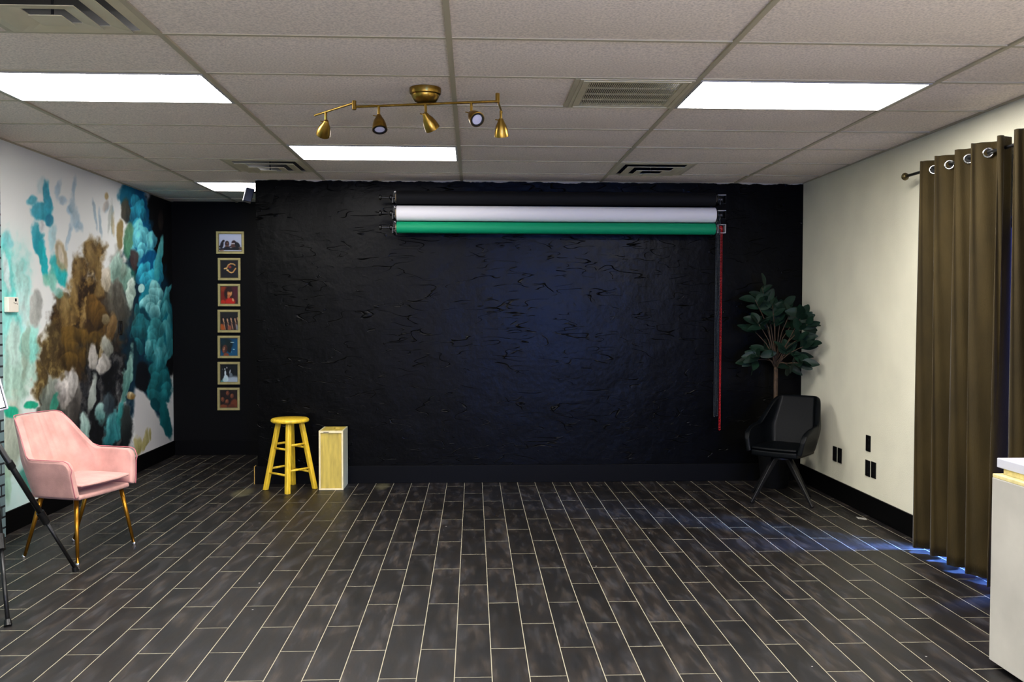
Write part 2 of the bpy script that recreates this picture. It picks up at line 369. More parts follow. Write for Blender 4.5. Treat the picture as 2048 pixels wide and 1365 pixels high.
# ------------------------------------------------------------------ room shell
XL, XR, YB, YR, YF = -3.2, 2.98, 7.95, 9.6, -3.2      # left wall, right wall, black wall, recess wall, wall behind the camera
XJ = -1.92                                             # left edge of the black partition
WIN_Y0, WIN_Y1, WIN_Z1 = 4.30, 5.66, 2.06              # glazed opening behind the curtain
MB().box(XL - 0.2, XR + 0.2, YF - 0.2, YR + 0.2, -0.1, 0).build('floor', floor_material(), kind='structure')
MB().box(XJ, XR + 0.15, YB, YR + 0.1, 0, CEIL + .002).build('wall_back', plaster_material(), kind='structure')
MB().box(XL - 0.15, XJ, YR, YR + 0.1, 0, CEIL + .1).build('wall_recess', M['black_paint'], kind='structure')
# unseen front wall: left opening added to let in ceiling fill, right shows sky
FW = [(-2.7, -.35, .10, 2.35), (.55, 2.65, .10, 2.35)]
wf = MB()
for a in ((XL - .2, -2.7, 0, CEIL + .1), (-.35, .55, 0, CEIL + .1), (2.65, XR + .2, 0, CEIL + .1)): wf.box(a[0], a[1], YF - .12, YF, a[2], a[3])
for x0, x1, z0, z1 in FW: wf.box(x0, x1, YF - .12, YF, 0, z0); wf.box(x0, x1, YF - .12, YF, z1, CEIL + .1)
wf.build('wall_front', M['white_wall'], kind='structure')
wr = MB()
wr.box(XR, XR + 0.15, WIN_Y1, YB, 0, CEIL + .1); wr.box(XR, XR + 0.15, YF, WIN_Y0, 0, CEIL + .1); wr.box(XR, XR + 0.15, WIN_Y0, WIN_Y1, WIN_Z1, CEIL + .1)
wr.build('wall_right', M['white_wall'], kind='structure')
# glazed door-height window behind the curtain
win = MB()
for y0, y1, z0, z1 in ((WIN_Y0, WIN_Y0 + .05, 0, WIN_Z1), (WIN_Y1 - .05, WIN_Y1, 0, WIN_Z1), (WIN_Y0, WIN_Y1, 0, .05), (WIN_Y0, WIN_Y1, WIN_Z1 - .05, WIN_Z1), ((WIN_Y0 + WIN_Y1) / 2 - .025, (WIN_Y0 + WIN_Y1) / 2 + .025, 0, WIN_Z1)):
    win.box(XR + .05, XR + .10, y0, y1, z0, z1)
wo = win.build('window_1', M['window_frame'], kind='structure')

def glass_mat():
    m = bpy.data.materials.new('clear glass'); m.use_nodes = True; nt = m.node_tree
    for n in list(nt.nodes): nt.nodes.remove(n)
    o = nt.nodes.new('ShaderNodeOutputMaterial'); mix = nt.nodes.new('ShaderNodeMixShader'); t = nt.nodes.new('ShaderNodeBsdfTransparent'); g = nt.nodes.new('ShaderNodeBsdfGlossy')
    g.inputs['Roughness'].default_value = 0.02; mix.inputs['Fac'].default_value = 0.06; t.inputs['Color'].default_value = (0.95, 0.97, 1, 1)
    nt.links.new(t.outputs[0], mix.inputs[1]); nt.links.new(g.outputs[0], mix.inputs[2]); nt.links.new(mix.outputs[0], o.inputs['Surface'])
    return m
GLASS = glass_mat()
MB().box(XR + .073, XR + .077, WIN_Y0 + .05, WIN_Y1 - .05, .05, WIN_Z1 - .05).build('pane', GLASS, wo, kind='structure')
for k, (x0, x1, z0, z1) in enumerate(FW):
    b = MB()
    for a in ((x0, x0 + .05, z0, z1), (x1 - .05, x1, z0, z1), (x0, x1, z0, z0 + .05), (x0, x1, z1 - .05, z1)): b.box(a[0], a[1], YF - .09, YF - .04, a[2], a[3])
    wk = b.build('window_%d' % (k + 2), M['window_frame'], kind='structure')  # both unseen; the left one is added for the ceiling fill
    MB().box(x0 + .05, x1 - .05, YF - .067, YF - .063, z0 + .05, z1 - .05).build('pane', GLASS, wk, kind='structure')

# brick pillar, front-left
MB().box(XL - 0.15, XL + 0.045, YF, 6.095, 0, CEIL + .1).build('wall_left_brick', brick_material(), kind='structure')

# baseboards
MB().box(XL, XL + .014, 6.095, YR, 0, .155).build('baseboard_left', M['base_black'], kind='structure', bevel=.003)
MB().box(XL + .014, XJ - .02, YR - .014, YR, 0, .155).build('baseboard_recess', M['base_black'], kind='structure', bevel=.003)
MB().box(XJ - .02, XR - .014, YB - .018, YB, 0, .157).build('baseboard_back', M['base_black'], kind='structure', bevel=.003)
MB().box(XJ - .026, XJ - .0205, YB - .018, YB + .05, 0, .157).build('trim_2', mat('raw cut baseboard end', (190, 150, 70), .7), kind='structure')
MB().box(XR - .014, XR, WIN_Y1 + .02, YB - .018, 0, .155).build('baseboard_right', M['base_black'], kind='structure', bevel=.003)

# ------------------------------------------------------------------ ceiling
CX = [XL, -2.512, -1.32, -0.105, 1.134, 2.352, XR]
CY = [YF, -2.86, -2.25, -1.64, -1.03, -0.42, 0.19, 0.80, 1.41, 2.02, 2.63, 3.237, 3.846, 4.458, 5.081, 5.695, 6.304, 6.91, 7.511, 8.114, 8.724, 9.33, YR]
def row(y): return min(range(len(CY)), key=lambda i: abs(CY[i] - y))
FULL = {(1, row(4.458)): 'L', (4, row(4.458)): 'L', (2, row(6.304)): 'L',
        (1, row(0.80)): 'L', (4, row(0.80)): 'L', (1, row(-1.64)): 'L', (4, row(-1.64)): 'L', (3, row(2.02)): 'L', (2, row(2.02)): 'L', (2, row(-0.42)): 'L', (3, row(-0.42)): 'L'}  # unseen panels, added above and behind the camera as fill
# half-cell fittings: (col, row, side) -> a 2 ft square unit
HALF = {(1, row(3.237), 'hi'): 'V', (1, row(6.91), 'hi'): 'V', (4, row(6.91), 'lo'): 'V', (3, row(4.458), 'hi'): 'G', (1, row(8.114), 'lo'): 'S'}
HW = 0.61
tiles = MB(); grid = MB(); bw = 0.0125
def tile(x0, x1, y0, y1):
    x0 += .010; x1 -= .010; y0 += .010; y1 -= .010
    if x1 - x0 < .03 or y1 - y0 < .03: return
    nx, ny = 10, 6
    sag = random.uniform(.003, .0085); tx = random.uniform(-.002, .002); ty = random.uniform(-.003, .002)
    G = []
    for i in range(nx + 1):
        u = i / nx * 2 - 1; r_ = []
        for j in range(ny + 1):
            v = j / ny * 2 - 1
            r_.append((x0 + (x1 - x0) * i / nx, y0 + (y1 - y0) * j / ny, CEIL + .006 - sag * (1 - u ** 4) * (1 - v * v) + tx * u + ty * v))
        G.append(r_)
    tiles.grid(G)
for c in range(len(CX) - 1):
    for r_ in range(len(CY) - 1):
        x0, x1, y0, y1 = CX[c], CX[c + 1], CY[r_], CY[r_ + 1]
        if (c, r_) in FULL: continue
        if (c, r_, 'hi') in HALF: x1 = x1 - HW; grid.box(x1 - bw, x1 + bw, y0 + bw, y1 - bw, CEIL - .001, CEIL + .010)
        elif (c, r_, 'lo') in HALF: x0 = x0 + HW; grid.box(x0 - bw, x0 + bw, y0 + bw, y1 - bw, CEIL - .001, CEIL + .010)
        if y0 > YB - .3 and x0 > XJ: continue
        tile(x0, x1, y0, y1)
for x in CX[1:-1]: grid.box(x - bw, x + bw, YF, YR, CEIL - .0015, CEIL + .012)
for y in CY[1:-1]:
    xs = CX
    for a, b_ in zip(xs[:-1], xs[1:]):
        grid.box(a + (bw if a != XL else 0), b_ - (bw if b_ != XR else 0), y - bw * .8, y + bw * .8, CEIL, CEIL + .011)
for a in ((XL, XL + .02, YF, YR), (XR - .02, XR, YF, YB), (XJ, XR, YB - .02, YB + .0)):
    grid.box(a[0], a[1], a[2], a[3], CEIL - .001, CEIL + .008)
ceil = tiles.build('ceiling', tile_material(), kind='structure', smooth=True)
for p in ceil.data.polygons:
    if p.normal.z > 0: p.flip()
grid.build('trim_1', M['grid'], kind='structure')
MB().box(XL - .2, XR + .2, YF - .2, YR + .2, CEIL + .10, CEIL + .2).build('ceiling_deck', M['vent_dark'], kind='structure')

# ------------------------------------------------------------------ ceiling fittings
def ceiling_light(x0, x1, y0, y1, label, group='recessed ceiling light panels'):
    t = thing('ceiling_light', label, 'ceiling light', ((x0 + x1) / 2, (y0 + y1) / 2, CEIL), group=group)
    e = .0135
    fr = MB()
    for a in ((x0 + bw, x1 - bw, y0 + bw, y0 + bw + e), (x0 + bw, x1 - bw, y1 - bw - e, y1 - bw), (x0 + bw, x0 + bw + e, y0 + bw + e, y1 - bw - e), (x1 - bw - e, x1 - bw, y0 + bw + e, y1 - bw - e)):
        fr.box(*a, CEIL - .004, CEIL + .03)
    fr.build('frame', M['lamp_frame'], t)
    MB().box(x0 + bw + e, x1 - bw - e, y0 + bw + e, y1 - bw - e, CEIL + .001, CEIL + .01).build('diffuser', M['diffuser_fill'] if y0 < 1.5 else M['diffuser_front'] if 4 < y0 < 5 else M['diffuser'], t)
    return t
LL = {(1, row(4.458)): 'long lit ceiling light panel above the pink armchair, cut by the photo edge',
      (4, row(4.458)): 'long lit ceiling light panel beside the return air grille, on the curtain side',
      (2, row(6.304)): 'long lit ceiling light panel nearest the black wall, behind the brass track light',
      (1, row(0.80)): 'added unseen fill light panel behind the camera on the mural side',
      (4, row(0.80)): 'added unseen fill light panel behind the camera on the counter side',
      (1, row(-1.64)): 'added unseen fill light panel by the front wall on the mural side',
      (4, row(-1.64)): 'added unseen fill light panel by the front wall on the counter side',
      (3, row(2.02)): 'added unseen fill light panel above the camera, on its right',
      (2, row(2.02)): 'added unseen fill light panel above the camera, on its left',
      (2, row(-0.42)): 'added unseen fill light panel behind the camera, left of the middle bar',
      (3, row(-0.42)): 'added unseen fill light panel behind the camera, right of the middle bar'}
for (c, r_), lb in LL.items(): ceiling_light(CX[c], CX[c + 1], CY[r_], CY[r_ + 1], lb)
r_ = row(8.114)
ceiling_light(CX[1], CX[1] + HW, CY[r_], CY[r_ + 1], 'short lit ceiling light panel in the recess above the framed photos')

def ceiling_vent(x0, y0, label):
    s = .61
    cx, cy = x0 + s / 2, y0 + s / 2
    t = thing('ceiling_vent', label, 'air vent', (cx, cy, CEIL), group='square louvred ceiling vents')
    def ring(h0, z0, h1, z1, th=.003):
        b = MB(); P = []
        for h, z in ((h0, z0), (h1, z1), (h1, z1 + th), (h0, z0 + th)):
            P.append([(cx + sx * h, cy + sy * h, z) for sx, sy in ((-1, -1), (1, -1), (1, 1), (-1, 1))])
        V = [p for q in P for p in q]; F = []
        for q in range(4):
            for k in range(4):
                F.append((q * 4 + k, q * 4 + (k + 1) % 4, ((q + 1) % 4) * 4 + (k + 1) % 4, ((q + 1) % 4) * 4 + k))
        return b.add(V, F)
    ring(.293, CEIL - .002, .247, CEIL - .005).build('frame', M['vent'], t)
    ring(.226, CEIL - .021, .160, CEIL - .014).build('louvre', M['vent'], t)
    ring(.140, CEIL - .036, .082, CEIL - .029).build('louvre', M['vent'], t)
    MB().box(cx - .062, cx + .062, cy - .062, cy + .062, CEIL - .047, CEIL - .044).build('centre_plate', M['vent'], t)
    MB().box(cx - .004, cx + .004, cy - .004, cy + .004, CEIL - .044, CEIL + .09).build('hanger', M['vent_dark'], t)
    MB().box(cx - .29, cx + .29, cy - .29, cy + .29, CEIL + .090, CEIL + .095).build('duct_back', M['vent_dark'], t)
    return t
ceiling_vent(CX[2] - HW, CY[row(3.237)], 'large cream square vent nearest the camera, above the mural side')
ceiling_vent(CX[2] - HW, CY[row(6.91)], 'square ceiling vent by the top left corner of the black wall')
ceiling_vent(CX[4], CY[row(6.91)], 'square ceiling vent above the right end of the backdrop rolls')

gx0, gx1, gy0, gy1 = CX[4] - HW + bw, CX[4] - bw, 4.458 + bw, 5.081 - bw
t = thing('return_air_grille', 'square cream return air grille with rows of slots beside the right light panel', 'air grille', ((gx0 + gx1) / 2, (gy0 + gy1) / 2, CEIL))
fr = MB(); w = .055
for a in ((gx0, gx1, gy0, gy0 + w), (gx0, gx1, gy1 - w, gy1), (gx0, gx0 + w, gy0 + w, gy1 - w), (gx1 - w, gx1, gy0 + w, gy1 - w)): fr.box(*a, CEIL - .004, CEIL + .012)
fr.build('frame', M['vent'], t, bevel=.002)
fr = MB()
for a in ((gx0 + .018, gx1 - .018, gy0 + .018, gy0 + .024), (gx0 + .018, gx1 - .018, gy1 - .024, gy1 - .018), (gx0 + .018, gx0 + .024, gy0 + .024, gy1 - .024), (gx1 - .024, gx1 - .018, gy0 + .024, gy1 - .024)): fr.box(*a, CEIL - .008, CEIL - .004)
fr.build('frame_rib', M['vent'], t)
gb = MB()
ix0, ix1, iy0, iy1 = gx0 + w, gx1 - w, gy0 + w, gy1 - w
for k in range(1, 4):
    y = iy0 + (iy1 - iy0) * k / 4; gb.box(ix0, ix1, y - .0055, y + .0055, CEIL - .003, CEIL + .004)
n = 46
for k in range(n):
    x = ix0 + (ix1 - ix0) * (k + .5) / n
    Mx = Matrix.Translation((x, 0, CEIL + .004)) @ Matrix.Rotation(R(0), 4, 'Y')
    gb.box(-.0021, .0021, iy0, iy1, -.007, -.004, Mx)
gb.build('slats', M['vent'], t)
MB().box(ix0 - .02, ix1 + .02, iy0 - .02, iy1 + .02, CEIL + .09, CEIL + .095).build('duct_back', M['vent_dark'], t)

# brass track light
tl = thing('track_light', 'antique brass five-spot track light hanging from the ceiling tiles', 'track light', (-.252, 4.70, CEIL))
zr = CEIL - .105
MB().lathe([(.083, 0), (.083, -.018), (.080, -.030), (.073, -.036), (.072, -.042), (.066, -.056), (.055, -.070), (.040, -.076), (.0, -.077)], 40, Matrix.Translation((-.252, 4.70, CEIL))).build('canopy', M['brass'], tl, auto=35)
P0, P1 = Vector((-.612, 4.672, zr)), Vector((.116, 4.517, zr))
PM = P0.lerp(P1, .495)
MB().tube([(-.252, 4.70, CEIL - .07), (-.252, 4.68, CEIL - .095), (PM.x, PM.y + .002, zr)], .008).build('stem', M['brass'], tl, smooth=True)
MB().tube([P0, P1], .0065).build('rail', M['brass'], tl, auto=40)
for P in (P0 + Vector((-.006, 0, .008)), P1 + Vector((.005, .005, .018))):
    MB().lathe([(.009, -.024), (.011, -.022), (.011, .022), (.009, .024)], 16, Matrix.Translation(P)).build('swivel_joint', M['brass'], tl, auto=35)
A0, A1 = P0 + Vector((-.012, 0, .018)), Vector((-.868, 4.94, zr + .012))
B0, B1 = P1 + Vector((.008, .01, -.002)), Vector((.150, 4.76, zr - .002))
MB().tube([A0, A1], .0062).build('arm', M['brass'], tl, auto=40)
MB().tube([B0, B1], .0062).build('arm', M['brass'], tl, auto=40)
def spot(p, d, stem=.055):
    """spot head hanging below point p, facing direction d"""
    p = Vector(p); d = Vector(d).normalized(); q = p + Vector((0, 0, -stem))
    h = MB()
    z = d; x = z.orthogonal().normalized(); y = z.cross(x)
    Mx = Matrix((x, y, z)).transposed().to_4x4(); Mx.translation = q + Vector((0, 0, -.004))
    h.lathe([(.0, -.016), (.010, -.016), (.0135, -.010), (.018, .003), (.028, .022), (.0345, .044), (.0385, .068), (.039, .078), (.036, .0785), (.034, .070), (.0, .066)], 28, Mx)
    o = h.build('spot_head', M['brass'], tl, auto=50)
    MB().tube([p, q], .0068).build('spot_stem', M['brass'], tl, auto=40)
    b = MB().lathe([(.0, .064), (.0265, .0695), (.0265, .074), (.0, .0765)], 24, Mx).build('bulb', M['bulb'], o, auto=40, local=False)
    b.data.transform(tl.matrix_basis.inverted())
    g = MB().lathe([(.0268, .070), (.0355, .070), (.0355, .0795), (.0268, .0795), (.0268, .070)], 24, Mx, cap=False).build('rim', M['black_plastic'], o, auto=40, local=False)
    g.data.transform(tl.matrix_basis.inverted())
    MB().tube([q + x * .0, q + Vector((-.03, .0, .006))], .0028, 8).build('tilt_screw', M['brass'], tl)
A_ = A0.lerp(A1, .70)
spot(A_, (-.35, .75, -.75))
spot(P0.lerp(P1, .17), (.10, -.42, -.9))
spot(P0.lerp(P1, .505), (.45, .45, -.8))
spot(P0.lerp(P1, .825), (.40, -.80, -.55))
spot(B0.lerp(B1, .75), (.06, .35, -.92))

# ------------------------------------------------------------------ printed mural (left wall)
F_PX = 1776.39
YAW, PITCH, ROLL = 0.04326, -0.03127, 0.00132
cyaw, syaw = math.cos(YAW), math.sin(YAW)
fw = Vector((syaw * math.cos(PITCH), cyaw * math.cos(PITCH), math.sin(PITCH))); rt = Vector((cyaw, -syaw, 0)); upv = rt.cross(fw)
c_, s_ = math.cos(ROLL), math.sin(ROLL); rt, upv = c_ * rt + s_ * upv, -s_ * rt + c_ * upv

NY, NZ = 400, 440
yy = np.linspace(6.05, YR, NY); zz = np.linspace(0.0, CEIL, NZ)
GY, GZ = np.meshgrid(yy, zz, indexing='ij')
# chart of the wall used for laying out the print: u to the right, v down, in print units (one unit is about 1 cm along the wall, 0.45 cm up)
dX, dY, dZ = XL, GY, GZ - CAM_Z
dep = dX * fw.x + dY * fw.y + dZ * fw.z
U = 1024 + F_PX * (dX * rt.x + dY * rt.y + dZ * rt.z) / dep
Vv = 682.5 - F_PX * (dX * upv.x + dY * upv.y + dZ * upv.z) / dep
W1 = vnoise(U / 26, Vv / 38, 1) - .5; W2 = vnoise(U / 26 + 40, Vv / 38 + 9, 2) - .5
W3 = vnoise(U / 9, Vv / 14, 3) - .5; W4 = vnoise(U / 9 + 31, Vv / 14 + 3, 4) - .5
STRK = vnoise(U / 7 + W1 * 3, Vv / 60, 5); FINE = vnoise(U / 3.2 + W3, Vv / 6, 6)
C = np.empty(U.shape + (3,)); C[:] = (232, 234, 230)
def mixc(a, rgb):
    C[:] = C * (1 - a[..., None]) + np.asarray(rgb, float) * a[..., None]
def blob(x, y, rx, ry, rgb, al=1.0, rot=0, soft=.25, warp=.5, var=.25, top=None, rim=0.0):
    """one puff of ink; top = colour towards its upper rim"""
    r_ = R(rot); wx = U - x + (W1 * 1.2 + W3 * .7) * warp * rx * 1.3; wy = Vv - y + (W2 * 1.2 + W4 * .7) * warp * ry * 1.0
    a = (wx * math.cos(r_) + wy * math.sin(r_)) / rx; b = (-wx * math.sin(r_) + wy * math.cos(r_)) / ry
    d = np.sqrt(a * a + b * b); m = (1 - ss(1 - soft, 1 + soft * .3, d)) * al
    col = np.empty_like(C); col[:] = rgb
    if top is not None:
        k = np.clip(.5 - b * .55 - a * .15 + (STRK - .5) * .8, 0, 1)[..., None]; col = col * (1 - k) + np.asarray(top, float) * k
    if rim:
        k = (ss(.55, .95, d) * rim)[..., None]; col = col * (1 - k) + np.asarray(top if top is not None else rgb, float) * k
    col = col * (1 + (STRK - .5)[..., None] * var * 1.6 + (FINE - .5)[..., None] * var * .7)
    C[:] = C * (1 - m[..., None]) + col * m[..., None]
def puff(x, y, rx, ry, dark, light, n=9, seed=0, size=.45, al=1.0):
    """a billow of ink made of overlapping lobes"""
    rs = np.random.RandomState(seed); lob = []
    for i in range(n):
        t = rs.rand() * 2 * math.pi; q = math.sqrt(rs.rand()) * .8
        lob.append((y + math.sin(t) * q * ry, x + math.cos(t) * q * rx, rs.rand()))
    blob(x, y, rx, ry, dark, al, 0, .2, .5)
    for ly, lx, k in sorted(lob, reverse=False):
        c1 = [d * (1 - k * .45) + l * k * .45 for d, l in zip(dark, light)]
        blob(lx, ly, rx * size * (.7 + .6 * k), ry * size * (.7 + .5 * rs.rand()), [v * .72 for v in c1], al, rs.uniform(-25, 25), .16, .45, .22, top=light, rim=.25)
# washes, upper left
mixc(ss(20, -30, U - 60 + 60 * W1) * .30 * ss(420, 560, Vv), (120, 216, 206))
blob(10, 640, 60, 170, (126, 218, 208), .75, 0, .5, .7)
blob(22, 560, 16, 95, (96, 206, 198), .7, -14, .5, .8)
blob(45, 590, 14, 80, (190, 222, 214), .7, -16, .5, .8)
blob(14, 480, 12, 22, (90, 190, 195), .6, 0, .5, .8)
blob(12, 545, 8, 40, (226, 230, 228), .8, -10, .4, .8)
blob(52, 640, 12, 60, (208, 224, 220), .55, -14, .5, .8)
# teal plume
blob(85, 372, 14, 20, (150, 196, 204), .35, 0, .4, .6)
blob(94, 398, 9, 38, (24, 140, 165), .95, -5, .3, .5, top=(50, 160, 185))
blob(66, 402, 10, 13, (70, 168, 185), .9, 20, .4, .7)
blob(82, 424, 20, 20, (20, 150, 172), .95, -35, .3, .6, top=(70, 170, 190))
blob(98, 440, 9, 14, (10, 120, 150), .9, 0, .3, .5)
blob(76, 478, 13, 36, (0, 158, 178), .95, -8, .3, .6, top=(60, 160, 175))
blob(84, 452, 7, 12, (220, 224, 224), .9, 0, .4, .6)
blob(88, 520, 9, 42, (10, 172, 180), .95, -10, .3, .6)
blob(104, 470, 9, 34, (140, 200, 208), .55, 0, .5, .8)
blob(118, 538, 13, 40, (0, 165, 165), .95, -22, .3, .6, top=(60, 178, 180))
blob(106, 560, 10, 30, (110, 190, 170), .8, 0, .4, .7)
# faint smoke
for a in ((118, 382, 7, 24, 10), (127, 402, 10, 10, 0), (150, 380, 5, 26, 5), (147, 425, 9, 32, -6), (155, 452, 9, 16, -25), (141, 420, 7, 10, 0), (190, 430, 3, 30, -10), (200, 445, 3, 30, -5), (224, 440, 3, 40, 0), (212, 415, 6, 14, 10), (138, 470, 5, 40, 8)):
    blob(a[0], a[1], a[2], a[3], (128, 164, 184), .55, a[4], .6, 1.0)
blob(213, 392, 5, 9, (170, 140, 70), .7, 0, .5, .8); blob(210, 412, 7, 14, (190, 175, 160), .6, 20, .5, .9)
blob(220, 430, 4, 40, (140, 150, 140), .5, 6, .5, 1.0); blob(226, 452, 5, 28, (170, 150, 100), .6, -4, .5, .9)
# pale lower left
blob(35, 740, 40, 90, (160, 196, 176), .95, 0, .35, .6, top=(178, 206, 196))
blob(62, 690, 22, 46, (120, 206, 190), .9, 0, .35, .6, top=(150, 214, 200))
blob(30, 680, 14, 60, (178, 206, 196), .9, 0, .4, .6)
blob(24, 880, 24, 90, (168, 180, 160), .95, 0, .3, .5, top=(190, 196, 180))
blob(52, 960, 16, 30, (40, 120, 105), .8, 0, .4, .7); blob(14, 970, 10, 40, (150, 190, 160), .7, 0, .4, .6)
blob(20, 826, 18, 14, (20, 175, 135), .9, 0, .3, .6); blob(62, 812, 14, 9, (20, 170, 130), .95, -15, .3, .6)
blob(72, 618, 14, 38, (150, 152, 144), .95, 4, .25, .4, top=(170, 172, 166), rim=.5)
blob(52, 700, 9, 70, (152, 165, 145), .6, 4, .4, .7)
# gold and brown billow
blob(122, 512, 13, 34, (150, 132, 96), .85, -10, .3, .5, top=(176, 158, 120), rim=.5); blob(122, 510, 6, 20, (205, 200, 190), .6, -10, .4, .6)
def smoke(ells, dark, mid, light, seed, bias=.5, grad=0.0, sx=11.0, sy=46.0, soft=.45):
    m = np.zeros_like(U)
    for x, y, rx, ry in ells:
        wx = U - x + (W1 * 1.5 + W3 * .8) * rx * .8; wy = Vv - y + (W2 * 1.3 + W4 * .7) * ry * .6
        m = np.maximum(m, 1 - ss(1 - soft, 1.08, np.sqrt((wx / rx) ** 2 + (wy / ry) ** 2)))
    k = vnoise(U / sx + W1 * 4 + W3 * 1.5, Vv / sy + W2 * 3 + W4, seed, 5); k2 = vnoise(U / 5 + W3 * 3, Vv / 16 + W4 * 3, seed + 1, 4)
    k = np.clip((k - .5) * 2.4 + (k2 - .5) * .9 + bias + grad * ((Vv - ells[0][1]) / 120 + (U - ells[0][0]) / 160), 0, 1)[..., None]
    col = np.where(k < .5, np.asarray(dark) * (1 - k * 2) + np.asarray(mid) * k * 2, np.asarray(mid) * (2 - 2 * k) + np.asarray(light) * (2 * k - 1))
    C[:] = C * (1 - m[..., None]) + col * m[..., None]
smoke([(188, 520, 26, 50), (160, 545, 17, 44), (182, 610, 56, 66), (128, 640, 36, 60), (150, 690, 56, 70), (205, 655, 38, 60)], (44, 30, 16), (92, 70, 34), (146, 118, 66), 61, .60, -.36, 20, 90, .4)
smoke([(112, 700, 34, 60), (86, 765, 20, 62), (124, 610, 18, 30)], (70, 56, 32), (104, 86, 48), (146, 128, 84), 64, .55, -.1, 18, 80, .4)
smoke([(205, 680, 34, 66), (175, 720, 44, 54)], (20, 14, 12), (56, 38, 22), (94, 68, 34), 67, .42, -.2, 16, 70, .5)
for a in ((186, 520, 13, 30, 0), (160, 545, 10, 30, 0), (196, 552, 8, 34, 6), (150, 610, 10, 44, 8), (200, 600, 10, 40, -6), (128, 622, 12, 34, 0), (170, 640, 9, 40, 4)):
    blob(a[0], a[1], a[2], a[3], (108, 84, 42), .7, a[4], .5, .8, .3, top=(164, 138, 88), rim=.35)
blob(118, 588, 10, 14, (110, 180, 165), .7, 0, .4, .8); blob(94, 560, 9, 16, (120, 190, 165), .8, 0, .4, .7)
puff(200, 650, 36, 60, (58, 42, 26), (112, 82, 36), 10, 18)
puff(160, 700, 44, 52, (62, 46, 24), (110, 84, 36), 10, 19)
# dark centre
smoke([(205, 760, 50, 96), (165, 820, 52, 64), (232, 710, 34, 74), (212, 870, 62, 62)], (8, 10, 14), (22, 24, 28), (72, 72, 72), 71, .36, -.05, 9, 52)
smoke([(228, 636, 26, 74)], (10, 8, 8), (34, 24, 18), (78, 58, 36), 73, .4, 0, 9, 46)
puff(110, 830, 40, 40, (52, 58, 54), (112, 120, 110), 8, 25)
blob(104, 790, 20, 46, (84, 92, 84), .9, 12, .3, .6, top=(146, 154, 142)); blob(110, 806, 8, 30, (40, 140, 115), .8, 20, .4, .6)
blob(148, 800, 22, 60, (66, 62, 58), .9, 0, .3, .6, top=(110, 106, 100))
# teal mass at the right
blob(330, 540, 44, 250, (7, 8, 10), 1, 0, .12, .25, .1)
blob(292, 640, 52, 230, (8, 40, 58), 1, 0, .15, .3)
blob(326, 470, 22, 90, (8, 8, 10), 1, 6, .2, .35, .1)
blob(262, 395, 26, 40, (10, 92, 130), 1, -20, .2, .4, top=(20, 120, 150))
puff(276, 430, 26, 52, (6, 82, 124), (52, 176, 206), 12, 31, .4)
puff(284, 490, 26, 52, (10, 104, 150), (120, 222, 232), 14, 32, .4)
puff(300, 545, 24, 52, (6, 88, 136), (60, 190, 214), 13, 33, .4)
blob(250, 420, 10, 30, (50, 50, 44), .95, -4, .25, .5, top=(84, 80, 66)); blob(240, 478, 7, 36, (130, 108, 60), .9, 4, .3, .6)
blob(257, 482, 10, 42, (60, 120, 96), .95, 4, .3, .6, top=(110, 150, 110)); blob(268, 520, 9, 26, (62, 44, 42), .9, 0, .3, .6)
blob(318, 520, 7, 50, (40, 150, 165), .95, 8, .2, .4, top=(100, 190, 190)); blob(322, 440, 6, 24, (40, 34, 30), .9, 0, .3, .6)
puff(302, 604, 25, 40, (28, 138, 158), (150, 228, 228), 14, 34, .38)
blob(282, 577, 7, 10, (170, 214, 208), .95, 0, .2, .4); blob(262, 560, 12, 24, (30, 90, 80), .9, 0, .3, .5)
puff(280, 660, 22, 46, (8, 62, 76), (36, 120, 128), 9, 35)
puff(314, 690, 28, 56, (16, 110, 122), (74, 172, 178), 14, 36, .4)
puff(334, 640, 12, 60, (14, 116, 132), (90, 186, 190), 8, 37)
puff(322, 770, 26, 48, (8, 94, 104), (40, 140, 146), 10, 38, .42)
blob(284, 755, 16, 34, (6, 12, 20), 1, 0, .2, .4); blob(262, 720, 14, 40, (10, 40, 50), .95, 0, .3, .5)
# white gap, lower right
gap = ss(-6, 6, Vv - 775 - (U - 272) * 1.05 + W2 * 34) * ss(-4, 3, U - 271 + W1 * 14) * ss(-3, 3, 352 - U)
mixc(gap, (205, 204, 202))
blob(333, 842, 11, 42, (4, 78, 84), 1, -12, .2, .5, top=(14, 104, 108)); blob(312, 808, 10, 14, (6, 72, 80), 1, -30, .2, .5)
for a in ((290, 882, 7, 26, 8), (300, 872, 3, 14, 0), (276, 896, 9, 22, 0)): blob(a[0], a[1], a[2], a[3], (140, 130, 62), .85, a[4], .4, .9, top=(190, 180, 120))
blob(232, 600, 32, 90, (62, 58, 50), .85, 0, .5, .7, top=(112, 112, 100))
# pale petals in front
def petal(x, y, rx, ry, dk, lt, rot=0): blob(x, y, rx, ry, dk, .96, rot, .30, .75, .30, top=lt, rim=.25)
petal(232, 540, 14, 28, (112, 146, 132), (186, 218, 204), 4); petal(252, 560, 13, 32, (70, 110, 96), (160, 196, 180), -10)
petal(262, 585, 9, 34, (130, 158, 144), (206, 222, 210), 10); petal(247, 545, 7, 18, (96, 120, 106), (170, 190, 176), 0)
petal(212, 555, 12, 30, (150, 140, 118), (196, 188, 172), 4); petal(205, 690, 5, 26, (120, 104, 70), (170, 156, 126), 16)
petal(222, 650, 10, 32, (96, 72, 40), (140, 112, 72), 6); petal(208, 640, 8, 12, (104, 90, 60), (156, 144, 116), 0)
petal(186, 712, 9, 30, (134, 130, 122), (186, 182, 174), 4); petal(206, 726, 16, 26, (146, 142, 134), (206, 202, 194), 8)
petal(214, 690, 12, 22, (130, 132, 120), (186, 188, 176), -10); petal(184, 785, 7, 46, (124, 134, 126), (178, 186, 178), 8)
